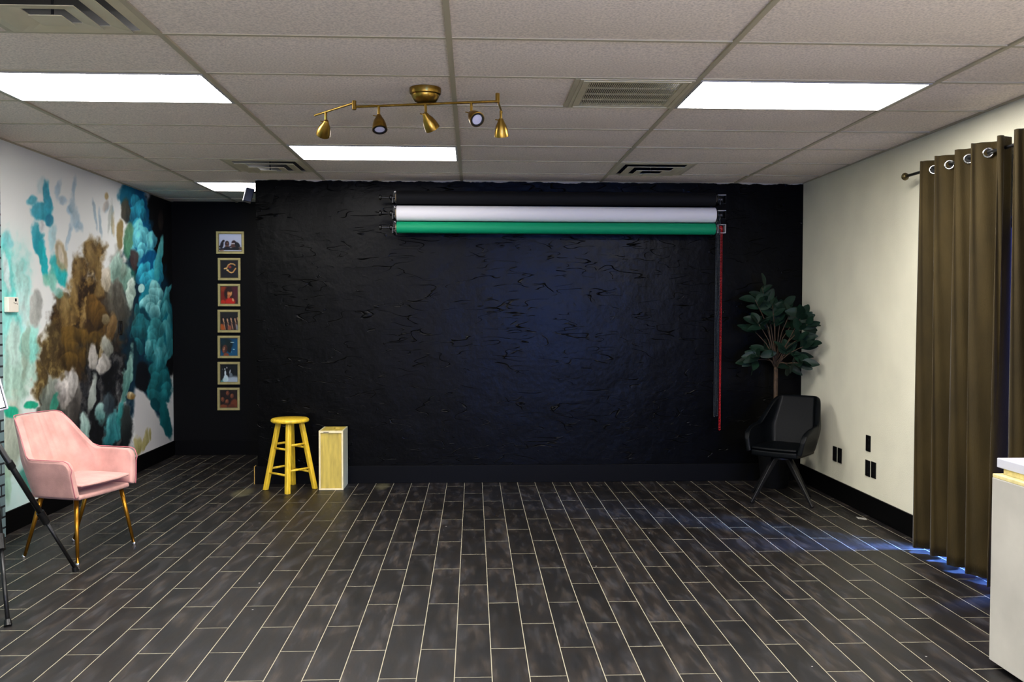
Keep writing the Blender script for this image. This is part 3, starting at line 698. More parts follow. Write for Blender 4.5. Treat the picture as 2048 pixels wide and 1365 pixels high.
petal(130, 784, 17, 32, (138, 132, 126), (204, 198, 192), 6); petal(146, 768, 10, 38, (142, 138, 132), (200, 196, 190), 0); petal(128, 790, 7, 16, (120, 114, 110), (176, 170, 166), 4)
petal(254, 752, 10, 54, (62, 120, 112), (150, 190, 176), 6); petal(200, 826, 12, 24, (72, 124, 122), (160, 196, 190), -4)
petal(226, 852, 19, 44, (14, 92, 100), (96, 170, 172), 16); petal(242, 824, 9, 36, (14, 96, 98), (70, 156, 154), 6)
petal(170, 866, 12, 40, (92, 132, 126), (176, 204, 196), 0); petal(264, 792, 8, 10, (120, 84, 30), (206, 190, 150), -20)
petal(216, 806, 14, 28, (30, 40, 48), (70, 84, 90), 0); petal(254, 850, 13, 50, (22, 28, 30), (50, 58, 56), 4)
petal(296, 700, 8, 20, (44, 130, 140), (120, 196, 198), 0); petal(312, 716, 9, 24, (30, 120, 130), (100, 184, 188), 8); petal(328, 712, 7, 22, (24, 116, 126), (96, 180, 184), 0)
C = np.clip(C, 4, 240)
V = [(XL, y, z) for y in yy for z in zz]
F = [(i * NZ + j, (i + 1) * NZ + j, (i + 1) * NZ + j + 1, i * NZ + j + 1) for i in range(NY - 1) for j in range(NZ - 1)]
wl = mesh_obj('wall_left', V, F, attr_mat('printed ink smoke wallpaper', .65, .25, bump=.15), kind='structure')
print_colors(wl, C.reshape(-1, 3))
bm = bmesh.new(); bm.from_mesh(wl.data)
bm.faces.ensure_lookup_table()
if bm.faces[0].normal.x < 0: bmesh.ops.reverse_faces(bm, faces=bm.faces)
bm.to_mesh(wl.data); bm.free()
MB().box(XL - .12, XL - .004, 6.0, YR + .1, 0, CEIL + .1).build('wall_left_core', M['white_wall'], kind='structure')

# ------------------------------------------------------------------ framed photos in the recess
def picture(x0, x1, z0, z1, label, paint):
    y = YR
    t = thing('picture_frame', label, 'framed photo', ((x0 + x1) / 2, y, (z0 + z1) / 2), group='framed photos in a column on the recess wall')
    w = .022; fr = MB()
    for a in ((x0, x1, z1 - w, z1), (x0, x1, z0, z0 + w), (x0, x0 + w, z0 + w, z1 - w), (x1 - w, x1, z0 + w, z1 - w)): fr.box(a[0], a[1], y - .022, y - .0005, a[2], a[3])
    fr.build('frame', M['frame_gold'], t, bevel=.002)
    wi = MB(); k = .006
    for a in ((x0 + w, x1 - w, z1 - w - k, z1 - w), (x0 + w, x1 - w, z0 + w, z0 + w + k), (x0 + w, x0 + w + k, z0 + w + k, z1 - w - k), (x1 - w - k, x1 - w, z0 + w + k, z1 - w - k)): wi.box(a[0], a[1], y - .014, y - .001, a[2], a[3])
    wi.build('inner_lip', mat('dark gold lip', (110, 100, 60), .5), t)  # lip in a darker gold than the frame
    n = 72
    us = np.linspace(0, 1, n); uu, vv = np.meshgrid(us, us, indexing='ij')
    Cc = np.zeros((n, n, 3))
    paint(Cc, uu, vv)
    a0, a1, b0, b1 = x0 + w, x1 - w, z0 + w, z1 - w
    V = [Vector((a0 + (a1 - a0) * u, y - .008, b1 - (b1 - b0) * v)) - t.matrix_basis.translation for u in us for v in us]
    F = [(i * n + j, i * n + j + 1, (i + 1) * n + j + 1, (i + 1) * n + j) for i in range(n - 1) for j in range(n - 1)]
    o = mesh_obj('photo_print', V, F, PRINT, t); print_colors(o, Cc.reshape(-1, 3))
    return t
PRINT = attr_mat('photo print', .45, .3)
def el(Cc, u, v, x, y, rx, ry, rgb, rot=0, soft=.25, al=1.0, rgb2=None):
    a = R(rot); dx, dy = u - x, v - y
    p = (dx * math.cos(a) + dy * math.sin(a)) / rx; q = (-dx * math.sin(a) + dy * math.cos(a)) / ry
    d = np.sqrt(p * p + q * q); m = ((1 - ss(1 - soft, 1 + soft, d)) * al)[..., None]
    col = np.empty_like(Cc); col[:] = rgb
    if rgb2 is not None:
        k = np.clip(.5 + .6 * p, 0, 1)[..., None]; col = col * (1 - k) + np.asarray(rgb2, float) * k
    Cc[:] = Cc * (1 - m) + col * m
def stroke(Cc, u, v, pts, r, rgb):
    for (x0, y0), (x1, y1) in zip(pts[:-1], pts[1:]):
        dx, dy = x1 - x0, y1 - y0; t_ = np.clip(((u - x0) * dx + (v - y0) * dy) / (dx * dx + dy * dy), 0, 1)
        d = np.sqrt((u - x0 - t_ * dx) ** 2 + (v - y0 - t_ * dy) ** 2); m = (1 - ss(r * .7, r * 1.2, d))[..., None]
        Cc[:] = Cc * (1 - m) + np.asarray(rgb, float) * m
def pic_group(C_, u, v):
    C_[:] = (206, 212, 232); C_[:] -= (v * 14)[..., None]
    dk = (26, 26, 34)
    el(C_, u, v, .5, .86, .62, .07, dk); el(C_, u, v, .5, .97, .7, .06, (216, 220, 232))
    el(C_, u, v, .14, .62, .07, .20, dk, 8); el(C_, u, v, .20, .42, .055, .08, (40, 34, 38), 30); el(C_, u, v, .08, .72, .07, .06, (34, 30, 36))
    el(C_, u, v, .36, .56, .09, .16, (54, 34, 30)); el(C_, u, v, .37, .54, .035, .06, (120, 84, 70)); el(C_, u, v, .36, .70, .09, .05, (122, 86, 66)); el(C_, u, v, .36, .80, .13, .09, dk)
    el(C_, u, v, .65, .52, .10, .15, (52, 30, 36)); el(C_, u, v, .66, .68, .14, .16, (92, 58, 48)); el(C_, u, v, .58, .55, .028, .035, (226, 220, 226)); el(C_, u, v, .655, .545, .03, .04, (230, 226, 230))
    el(C_, u, v, .80, .64, .10, .18, dk, -20); el(C_, u, v, .90, .82, .09, .09, (96, 74, 66)); el(C_, u, v, .72, .82, .16, .08, dk); el(C_, u, v, .14, .93, .10, .035, (150, 120, 104), -10)
    el(C_, u, v, .50, .72, .05, .04, (60, 50, 54))
def pic_dancer(C_, u, v):
    C_[:] = (24, 24, 28); g = (206, 150, 82); h = (232, 190, 120)
    stroke(C_, u, v, [(.22, .48), (.34, .46), (.44, .28), (.56, .20), (.72, .22), (.80, .28)], .035, g)
    stroke(C_, u, v, [(.46, .24), (.70, .20)], .014, h)
    el(C_, u, v, .52, .38, .09, .08, (150, 62, 48)); el(C_, u, v, .30, .46, .09, .04, h, -8)
    stroke(C_, u, v, [(.38, .54), (.48, .64), (.60, .70), (.70, .66), (.84, .46)], .035, g); stroke(C_, u, v, [(.52, .68), (.66, .69)], .014, h); el(C_, u, v, .40, .56, .07, .05, h, 20)
def pic_red(C_, u, v):
    n_ = vnoise(u * 7, v * 7, 51)[..., None]; C_[:] = np.asarray((60, 22, 24)) * (.5 + n_)
    el(C_, u, v, .16, .35, .22, .6, (130, 30, 16), 0, .5, .9); el(C_, u, v, .16, .15, .14, .16, (150, 62, 26), 0, .5, .8); el(C_, u, v, .85, .3, .2, .35, (84, 24, 40), 0, .5, .8)
    el(C_, u, v, .46, .42, .24, .34, (36, 16, 14)); el(C_, u, v, .52, .40, .13, .19, (210, 132, 74), 12, .25, 1, (230, 160, 96)); el(C_, u, v, .46, .60, .07, .12, (190, 108, 62), 10)
    el(C_, u, v, .55, .36, .045, .012, (96, 44, 28), 12); el(C_, u, v, .46, .35, .035, .012, (96, 44, 28), 12); el(C_, u, v, .53, .50, .04, .014, (150, 30, 26), 12)
    el(C_, u, v, .50, .24, .16, .08, (40, 16, 14), 12)
    el(C_, u, v, .54, .88, .28, .22, (198, 32, 20)); el(C_, u, v, .14, .92, .14, .16, (200, 44, 20)); el(C_, u, v, .70, .76, .05, .09, (224, 160, 110), -14)
def pic_line(C_, u, v):
    C_[:] = (24, 22, 22); C_[:] += ((1 - v) * 10)[..., None]
    for i, (x, y) in enumerate(((.18, .40), (.40, .42), (.60, .38), (.82, .40), (.96, .36))):
        el(C_, u, v, x - .04, y + .02, .07, .14, (14, 10, 10)); el(C_, u, v, x, y + .02, .042, .09, (176, 128, 96), -10, .3, 1, (214, 170, 136)); el(C_, u, v, x + .03, y + .15, .03, .10, (190, 140, 104), -18)
        el(C_, u, v, x + .02, y + .38, .09, .22, (58, 40, 38), -12); el(C_, u, v, x + .07, y + .40, .03, .20, (180, 130, 100), -12)
    el(C_, u, v, .12, .84, .12, .2, (176, 84, 30), -20); el(C_, u, v, .52, .88, .1, .16, (150, 84, 60)); el(C_, u, v, .92, .84, .05, .18, (130, 132, 138), -6)
def pic_profile(C_, u, v):
    C_[:] = (14, 82, 118); C_[:] -= ((1 - u) * 40 * (1 - v))[..., None]
    el(C_, u, v, .30, .40, .34, .34, (14, 26, 26)); el(C_, u, v, .44, .34, .26, .26, (16, 36, 34)); el(C_, u, v, .10, .2, .2, .2, (8, 46, 56), 0, .5, .8)
    el(C_, u, v, .26, .62, .15, .24, (104, 62, 44), 10, .2, 1, (70, 40, 30)); el(C_, u, v, .22, .60, .05, .10, (176, 120, 88), 12); el(C_, u, v, .20, .76, .05, .03, (150, 70, 60)); el(C_, u, v, .20, .56, .06, .012, (30, 18, 16), 6); el(C_, u, v, .34, .57, .04, .012, (30, 18, 16))
    el(C_, u, v, .34, .98, .16, .16, (140, 70, 44)); el(C_, u, v, .52, .62, .10, .2, (14, 24, 26))
    el(C_, u, v, .68, .25, .11, .022, (190, 222, 214), 3); el(C_, u, v, .76, .63, .06, .022, (150, 200, 204), 6); el(C_, u, v, .63, .77, .02, .02, (120, 180, 190))
def pic_wedding(C_, u, v):
    C_[:] = (12, 18, 20); el(C_, u, v, .75, .95, .55, .28, (172, 186, 196), 0, .4); el(C_, u, v, .10, 1.0, .3, .12, (80, 140, 138), 0, .4)
    el(C_, u, v, .40, .40, .05, .30, (10, 12, 14), 0, .3); el(C_, u, v, .40, .56, .06, .30, (12, 14, 16)); el(C_, u, v, .38, .20, .035, .05, (150, 150, 150))
    el(C_, u, v, .27, .28, .035, .05, (190, 196, 196)); el(C_, u, v, .29, .50, .05, .16, (206, 220, 222)); el(C_, u, v, .33, .78, .13, .20, (206, 224, 226), -8); el(C_, u, v, .26, .86, .12, .12, (190, 216, 216), 10)
    el(C_, u, v, .14, .30, .04, .05, (90, 96, 98)); el(C_, u, v, .13, .5, .06, .2, (26, 30, 32)); el(C_, u, v, .55, .42, .035, .12, (170, 176, 178), 14); el(C_, u, v, .60, .60, .09, .12, (110, 120, 126)); el(C_, u, v, .70, .38, .06, .16, (8, 10, 12))
def pic_faces(C_, u, v):
    C_[:] = (34, 20, 16)
    for x, y, a in ((.44, .16, 0), (.68, .32, 8), (.16, .50, -6), (.40, .62, 14)):
        el(C_, u, v, x, y - .03, .14, .15, (16, 10, 10), a); el(C_, u, v, x, y + .02, .10, .13, (132, 74, 44), a, .25, 1, (104, 54, 34)); el(C_, u, v, x - .02, y - .01, .05, .05, (170, 104, 66), a, .6, .7)
        el(C_, u, v, x - .045, y, .022, .010, (36, 20, 16), a); el(C_, u, v, x + .04, y, .022, .010, (36, 20, 16), a); el(C_, u, v, x, y + .09, .035, .014, (90, 34, 28), a)
    el(C_, u, v, .80, .80, .22, .30, (112, 54, 28), 10); el(C_, u, v, .64, .92, .20, .14, (94, 44, 24)); el(C_, u, v, .18, .92, .24, .12, (124, 62, 34), -6); el(C_, u, v, .34, .78, .12, .06, (60, 30, 20))
px = [(432, 463, 488, 508, pic_group, 'framed photo of people on white, topmost and widest of the column'),
      (435.5, 516, 481, 561, pic_dancer, 'framed photo of a curved golden figure on black, second from the top'),
      (435.5, 568, 480.5, 613, pic_red, 'framed photo of a woman in red, third from the top'),
      (435, 620, 480.5, 665.5, pic_line, 'framed photo of a row of people on black, above the blue photo'),
      (435, 672, 480, 717, pic_profile, 'framed photo of a dark-haired person on bright blue'),
      (435, 724.5, 480, 769.5, pic_wedding, 'framed photo of a figure in a long white dress, second from the bottom'),
      (434.5, 776, 479.5, 821, pic_faces, 'framed photo of a brown-toned group of faces, bottom of the column')]
def on_plane(axis, val, x, y):
    d = fw + rt * ((x - 1024) / F_PX) - upv * ((y - 682.5) / F_PX); o = Vector((0, 0, CAM_Z)); k = (val - o[axis]) / d[axis]; return o + d * k
for x0, y0, x1, y1, fn, lb in px:
    a = on_plane(1, YR - .02, x0, y0); b = on_plane(1, YR - .02, x1, y1)
    picture(a.x, b.x, b.z, a.z, lb, fn)

# ------------------------------------------------------------------ things on the walls
t = thing('thermostat', 'ivory thermostat box on the mural wall near the brick', 'thermostat', (XL, 6.273, 1.575))
MB().box(XL, XL + .032, 6.203, 6.343, 1.522, 1.628).build('body', M['thermo'], t, bevel=.006)
MB().box(XL + .032, XL + .0335, 6.290, 6.312, 1.598, 1.618).build('display', M['black_plastic'], t)
b = MB()
for y, z in ((6.276, 1.588), (6.29, 1.583), (6.304, 1.586), (6.318, 1.58)): b.box(XL + .032, XL + .035, y - .003, y + .003, z - .003, z + .003)
b.build('buttons', mat('grey buttons', (120, 116, 108), .5), t)
t = thing('light_switch', 'black light switch plate on the dark part of the mural', 'light switch', (XL, 8.198, 1.385))
MB().box(XL + .001, XL + .007, 8.160, 8.236, 1.322, 1.448).build('plate', M['black_plastic'], t, bevel=.002)
MB().box(XL + .007, XL + .013, 8.186, 8.210, 1.358, 1.412).build('rocker', M['black_plastic'], t, bevel=.002)

def outlet(yc, zc, label, w=.078, h=.122):
    t = thing('outlet_cover', label, 'outlet cover', (XR, yc, zc), group='black outlet covers on the right wall')
    MB().box(XR - .006, XR - .0005, yc - w / 2, yc + w / 2, zc - h / 2, zc + h / 2).build('plate', M['black_plastic'], t, bevel=.002)
    for dz in (-.021, .021):
        MB().box(XR - .0085, XR - .006, yc - .017, yc + .017, zc + dz - .014, zc + dz + .014).build('socket', M['black_plastic'], t, bevel=.003)
outlet(7.172, .365, 'black outlet cover nearest the black chair, far one of the side-by-side pair')
outlet(7.073, .366, 'black outlet cover of the pair by the black chair, the one nearer the curtain')
outlet(6.556, .541, 'single black outlet cover above the pair near the curtain')
outlet(6.559, .352, 'black outlet cover directly below the single one, left of its pair')
outlet(6.462, .355, 'black outlet cover closest to the curtain, right of the low pair')

# small wall speaker at the edge of the partition
t = thing('wall_speaker', 'small black tilted box-shaped speaker bracketed to the partition edge near the ceiling', 'speaker', (XJ, 8.12, 2.585))
Ms = Matrix.Translation((-2.015, 8.10, 2.575)) @ Matrix.Rotation(R(18), 4, 'Z') @ Matrix.Rotation(R(14), 4, 'Y')
MB().box(-.034, .034, -.05, .05, -.062, .062, Ms).build('cabinet', M['black_plastic'], t, bevel=.006)
MB().box(-.040, -.034, -.046, .046, -.058, .058, Ms).build('grille', M['white_metal'], t)  # white front paints in light reflecting off the cabinet edge
MB().tube([(-1.985, 8.11, 2.605), (-1.945, 8.12, 2.605), (XJ - .004, 8.12, 2.605)], .008).build('bracket_arm', M['black_metal'], t)
MB().box(XJ - .006, XJ - .0005, 8.085, 8.155, 2.575, 2.635).build('wall_plate', M['black_metal'], t)

# ------------------------------------------------------------------ paper backdrop rolls
YC = 7.745
zc = {'black': 2.520, 'white': 2.384, 'green': 2.262}
def wall_bracket(x, label):
    t = thing('wall_bracket', label, 'wall bracket', (x, YB, 2.4), group='triple hook wall brackets of the backdrop rolls')
    b = MB().box(x - .018, x + .018, YB - .008, YB - .0005, 2.215, 2.60).build('back_plate', M['black_metal'], t, bevel=.002)
    for k in zc.values():
        h = MB(); h.box(x - .005, x + .005, YC - .035, YB - .008, k - .052, k - .028); h.box(x - .005, x + .005, YC - .045, YC - .022, k - .052, k - .005); h.box(x - .005, x + .005, YC + .022, YC + .045, k - .052, k - .005)
        h.build('hook', M['black_metal'], t)
    for k in (2.595, 2.46, 2.33):
        MB().lathe([(.0, 0), (.006, .002), (.006, .006)], 10, Matrix.Translation((x, YB - .008, k)) @ Matrix.Rotation(R(90), 4, 'X')).build('screw', M['chrome'], t)
wall_bracket(-.695, 'black triple hook bracket holding the left ends of the backdrop rolls')
wall_bracket(2.150, 'black triple hook bracket holding the chain ends of the backdrop rolls')
def roll(key, rad, m, label, x0=-.664, x1=2.118, guard=None, full=False):
    z = zc[key]
    t = thing('backdrop_roll', label, 'backdrop roll', ((x0 + x1) / 2, YC, z), group='backdrop paper rolls on the black wall')
    RX = Matrix.Translation((x0, YC, z)) @ Matrix.Rotation(R(90), 4, 'Y'); L = x1 - x0
    MB().lathe([(rad * .55, 0), (rad - .004, 0), (rad, .004), (rad, L - .004), (rad - .004, L), (rad * .55, L)], 48, RX).build('paper', m, t, auto=40)
    MB().lathe([(.0, -.010), (rad * .52, -.010), (rad * .52, L + .010), (.0, L + .010)], 24, RX).build('core', M['core'], t, auto=40)
    MB().lathe([(.0, -.150), (.022, -.150), (.024, -.146), (.024, -.136), (.020, -.132), (.009, -.128), (.008, -.062), (.020, -.058), (.026, -.052), (.026, -.042), (.012, -.038), (.012, -.010), (.0, -.010)], 20, RX).build('spindle', M['black_plastic'], t, auto=35)
    MB().lathe([(.0, L + .010), (.012, L + .010), (.012, L + .022), (.030, L + .024), (.031, L + .03), (.025, L + .036), (.031, L + .046), (.030, L + .06), (.0, L + .06)], 24, RX).build('chain_wheel', M['black_plastic'] if key != 'green' else M['chain_red'], t, auto=35)
    g = MB(); gx, gy, gz = x1 + .052, YC - .036, z + .001; hw, hh, e = .036, .038, .004
    g.box(gx - hw, gx + hw, gy - .001, gy + .07, gz + hh - e, gz + hh)
    g.build('guard_top', M['white_metal'], t, bevel=.001)  # white top over the black frames paints in light from above
    g = MB(); g.box(gx - hw, gx - hw + e, gy, gy + .07, gz - hh, gz + hh - e); g.box(gx + hw - e, gx + hw, gy, gy + .07, gz - hh, gz + hh - e); g.box(gx - hw + e, gx + hw - e, gy, gy + .07, gz - hh, gz - hh + e)
    g.build('guard_frame', M['white_metal'] if full else M['black_metal'], t, bevel=.001)
    return t
roll('black', .058, M['paper_black'], 'black paper backdrop roll, topmost of the three')
roll('white', .066, M['paper_white'], 'white paper backdrop roll in the middle of the three')
roll('green', .050, M['paper_green'], 'green paper backdrop roll, lowest of the three', full=True)
def chain(x0, z0, x1, z1, y, m, label, half=.011, step=.013, r=.0046):
    b = MB(); n = int((z0 - z1) / step)
    P = []
    for i in range(n + 1): P.append((x0 + (x1 - x0) * i / n - half, y, z0 + (z1 - z0) * i / n))
    for k in range(7):
        a = math.pi + math.pi * k / 6; P.append((x1 + half * math.cos(a), y, z1 - half * abs(math.sin(a))))
    for i in range(n, -1, -1): P.append((x0 + (x1 - x0) * i / n + half, y, z0 + (z1 - z0) * i / n))
    oct_ = [(0, 0, 1), (1, 0, 0), (0, 1, 0), (-1, 0, 0), (0, -1, 0), (0, 0, -1)]
    for p in P:
        V = [(p[0] + o[0] * r, p[1] + o[1] * r, p[2] + o[2] * r * 1.25) for o in oct_]
        b.add(V, [(0, 1, 2), (0, 2, 3), (0, 3, 4), (0, 4, 1), (5, 2, 1), (5, 3, 2), (5, 4, 3), (5, 1, 4)])
    b.tube(P, .0018, 6)
    o = b.build('bead_chain', m, smooth=True); return tag(o, label, 'chain', 'pull chains of the backdrop rolls')
chain(2.168, zc['green'] - .004, 2.165, .50, YC - .034, M['chain_red'], 'red bead chain hanging from the green roll', half=.0052, r=.0056)
chain(2.124, zc['white'] - .02, 2.114, .62, YC - .046, M['chain_black'], 'dark bead chain left of the red chain, outer of two', half=.0055, r=.0042)
chain(2.147, zc['white'] - .02, 2.136, .625, YC - .046, M['chain_black'], 'dark bead chain directly beside the red chain', half=.0055, r=.0042)

# ------------------------------------------------------------------ armchairs
def rounded_path(w, yf, yb, rc, n_side=12, n_corner=8, n_back=10):
    """plan path from the right front, round the back, to the left front: list of (x, y, side) ; side 1 on arms 0 on back"""
    P = []
    for i in range(n_side): P.append((w, yf + (yb + rc - yf) * i / n_side, 1.0))
    for i in range(n_corner):
        a = math.pi / 2 * i / n_corner; P.append((w - rc + rc * math.cos(a), yb + rc - rc * math.sin(a), 1 - i / n_corner))
    for i in range(n_back): P.append((w - rc - (w - rc) * i / n_back, yb, 0.0))
    return P + [(0, yb, 0.0)] + [(-x, y, s) for x, y, s in reversed(P)]

def arm_shell(t, m, wb, wt, w_back, yf, yb0, yb1, yb2, z0, z_arm, z_back, rc, front_round, thick, slope=0.0, quilt=0.0, arm_front_drop=0.0, k0=.62):
    """bucket shell: wt = half width at arm height, wb at the bottom, w_back at the top of the back"""
    base = rounded_path(1.0, 1.0, 0.0, .36)
    nv = 13; G = []
    for (px_, py_, s) in base:
        q = (1 - py_)                                    # 0 at the front, 1 at the back
        k = min(1.0, max(0.0, (q - k0) / (.98 - k0))); k = k * k * (3 - 2 * k)
        if s < .5: k = 1.0
        ztop = z_arm + slope * q * (1 - k) - arm_front_drop * max(0, 1 - q * 2.2) ** 1.5
        fr_ = max(0.0, 1 - q * (yf - yb0) / front_round) if s > .9 else 0.0
        ztop = ztop * (1 - k) + z_back * k - front_round * (1 - math.sqrt(max(0, 1 - fr_ * fr_))) * .9
        xx = abs(px_)
        # round the top corners of the back
        if k > .99:
            e = max(0.0, (xx - .70) / .30); ztop -= .055 * e * e
        col = []
        for j in range(nv):
            v = j / (nv - 1); z = z0 + (ztop - z0) * v
            h = (z - z0) / (z_arm - z0); hb = max(0.0, (z - z_arm) / (z_back - z_arm))
            w_ = wb + (wt - wb) * min(1.0, h) ** .8
            if hb > 0: w_ = wt + (w_back - wt) * min(1, hb) ** .7
            yb = yb0 + (yb1 - yb0) * min(1, h)
            if hb > 0: yb = yb1 + (yb2 - yb1) * hb
            y = yb + (yf - yb) * py_ + .0
            if s > .9: y -= .02 * min(1, h) * max(0, 1 - q * 5)
            x = w_ * px_
            if s < .5: y -= .018 * (1 - (x / w_) ** 2)    # back bows backwards a little
            if quilt and abs(px_) < .8 and s < .5: y += quilt * abs(math.sin(math.pi * px_ * 5.0)) ** .5 * (1 if z > z0 + .1 else 0)
            col.append(Vector((x, y, z)))
        G.append(col)
    b = MB().grid(G); o = b.build('shell', m, t, smooth=True, local=False)
    sd = o.modifiers.new('thick', 'SOLIDIFY'); sd.thickness = thick; sd.offset = 0.0; sd.use_even_offset = False
    sb = o.modifiers.new('sub', 'SUBSURF'); sb.levels = 2; sb.render_levels = 2
    return o, G

def slab(x0, x1, y0, y1, z0, z1, crown=0.0, n=10, rnd=.05, front_bow=0.0):
    """rounded cushion"""
    b = MB(); top = []; bot = []
    for i in range(n + 1):
        rt_ = []; rb_ = []
        for j in range(n + 1):
            u = i / n * 2 - 1; v = j / n * 2 - 1
            uu_ = u * math.sqrt(1 - v * v * rnd * 2); vv_ = v * math.sqrt(1 - u * u * rnd * 2)
            x = (x0 + x1) / 2 + (x1 - x0) / 2 * uu_; y = (y0 + y1) / 2 + (y1 - y0) / 2 * vv_ + front_bow * max(0, v) ** 2 * (1 - u * u)
            c = crown * (1 - u ** 4) * (1 - v ** 4)
            rt_.append((x, y, z1 - crown + c)); rb_.append((x, y, z0))
        top.append(rt_); bot.append(rb_)
    n1 = n + 1; V = [p for r_ in top for p in r_] + [p for r_ in bot for p in r_]; F = []; o = n1 * n1
    for i in range(n):
        for j in range(n):
            F.append((i * n1 + j, (i + 1) * n1 + j, (i + 1) * n1 + j + 1, i * n1 + j + 1)); F.append((o + i * n1 + j, o + i * n1 + j + 1, o + (i + 1) * n1 + j + 1, o + (i + 1) * n1 + j))
    edge = [(i, 0) for i in range(n)] + [(n, j) for j in range(n)] + [(i, n) for i in range(n, 0, -1)] + [(0, j) for j in range(n, 0, -1)]
    for (a, b_), (c, d) in zip(edge, edge[1:] + edge[:1]):
        F.append((a * n1 + b_, c * n1 + d, o + c * n1 + d, o + a * n1 + b_))
    return b.add(V, F)

def yaw_of(fx, fy): return math.atan2(-fx, fy)      # local +y faces (fx, fy)

pk = thing('armchair', 'pink velvet armchair with slim gold legs in front of the mural', 'armchair', (-2.508, 5.706, 0), yaw_of(.951, -.308))
sh, G = arm_shell(pk, M['pink'], .245, .28, .215, .225, -.13, -.20, -.305, .405, .632, .876, .13, .06, .046, quilt=.006, k0=.74)
o = slab(-.232, .232, -.17, .222, .386, .416, 0, rnd=.04).build('seat_base', M['pink'], pk, smooth=True, local=False, bevel=.012)
o = slab(-.222, .222, -.17, .232, .464, .492, .012, rnd=.05, front_bow=.012); o.box(-.19, .19, -.17, .08, .412, .468); o.build('seat_cushion', M['pink'], pk, smooth=True, local=False, bevel=.012)
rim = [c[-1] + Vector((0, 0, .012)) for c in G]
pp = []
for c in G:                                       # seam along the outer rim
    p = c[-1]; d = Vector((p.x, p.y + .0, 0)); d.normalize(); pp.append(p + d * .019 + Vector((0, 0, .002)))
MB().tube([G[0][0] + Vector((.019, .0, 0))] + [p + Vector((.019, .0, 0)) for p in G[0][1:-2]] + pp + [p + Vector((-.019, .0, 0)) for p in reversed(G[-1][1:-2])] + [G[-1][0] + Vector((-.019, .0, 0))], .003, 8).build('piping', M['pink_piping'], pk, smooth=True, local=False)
iv = pk.matrix_basis.inverted()
for (fx, fy, tx, ty) in ((-2.781, 5.58, .20, -.085), (-2.372, 5.39, -.195, .165), (-2.221, 5.875, .195, .165), (-2.655, 5.978, .20, -.085)):
    f_ = iv @ Vector((fx, fy, 0))
    tp = Vector((math.copysign(tx, f_.x) if True else tx, ty, .39))
    f2 = f_ + (tp - f_) * .04
    lg = MB().tube([tp, f2], [.015, .0095], 14).build('leg', M['brass_leg'], pk, smooth=True, local=False)
    MB().lathe([(.0, 0), (.011, 0), (.0125, .006), (.0125, .016), (.010, .019), (.0, .019)], 14, Matrix.Translation(f_)).build('foot_cap', M['chrome'], lg, auto=40, local=False)

bk = thing('armchair', 'black leather armchair on splayed dark legs, tucked in the corner by the plant', 'armchair', (2.535, 7.115, 0), yaw_of(-.66, -.751))
sh2, G2 = arm_shell(bk, M['leather'], .205, .245, .205, .235, -.15, -.21, -.305, .405, .600, .835, .13, .05, .042, slope=.025, arm_front_drop=.05)
slab(-.20, .20, -.17, .238, .375, .425, 0, rnd=.05, front_bow=.01).build('seat_base', M['leather'], bk, smooth=True, local=False, bevel=.014)
slab(-.198, .198, -.17, .238, .426, .462, .012, rnd=.05, front_bow=.015).build('seat_cushion', M['leather'], bk, smooth=True, local=False, bevel=.014)
iv = bk.matrix_basis.inverted()
hub = Vector((2.50, 7.075, .36))
MB().lathe([(.0, 0), (.085, 0), (.085, .018), (.03, .03), (.0, .03)], 24, Matrix.Translation(iv @ Vector((hub.x, hub.y, .345)))).build('swivel_plate', M['black_metal'], bk, auto=40, local=False)
for fx, fy in ((2.226, 6.988), (2.646, 6.79), (2.37, 7.40), (2.775, 7.18)):
    f_ = iv @ Vector((fx, fy, .004)); d = (Vector((fx, fy, 0)) - Vector((hub.x, hub.y, 0)))
    tp = iv @ (hub + d.normalized() * .07 + Vector((0, 0, -.012)))
    MB().tube([tp, f_], [.027, .015], 4, rot=R(45)).build('leg', M['black_metal'], bk, local=False, bevel=.003)

# ------------------------------------------------------------------ stool and crate
st = thing('stool', 'round yellow wooden stool beside the plywood crate', 'stool', (-1.577, 7.685, 0), R(5))
MB().lathe([(.0, .583), (.150, .583), (.158, .588), (.162, .598), (.158, .610), (.148, .616), (.0, .618)], 48).build('seat', M['oak'], st, auto=50, local=False)
tops = []; bots = []
for k in range(4):
    a = R(-90 + 90 * k); d = Vector((math.cos(a), math.sin(a), 0))
    tp = d * .095 + Vector((0, 0, .585)); bt = d * .208
    tops.append(tp); bots.append(bt)
    ax = (bt - tp).normalized(); u = Vector((math.cos(a + R(45)), math.sin(a + R(45)), 0)); v = Vector((math.cos(a - R(45)), math.sin(a - R(45)), 0)); h = .019
    V = [p + u * su * h + v * sv * h for p in (tp, bt) for su, sv in ((1, 1), (1, -1), (-1, -1), (-1, 1))]
    MB().add(V, [(3, 2, 1, 0), (4, 5, 6, 7)] + [(i, (i + 1) % 4, 4 + (i + 1) % 4, 4 + i) for i in range(4)]).build('leg', M['oak'], st, local=False, bevel=.006)
def legp(k, z): f_ = (.585 - z) / .585; return tops[k].lerp(bots[k], f_)
for k in range(4):
    for z in ((.395, .185) if k % 2 == 0 else (.362, .150)):
        p, q = legp(k, z), legp((k + 1) % 4, z); MB().tube([p, q], .0095, 14).build('rung', M['oak'], st, smooth=True, local=False)

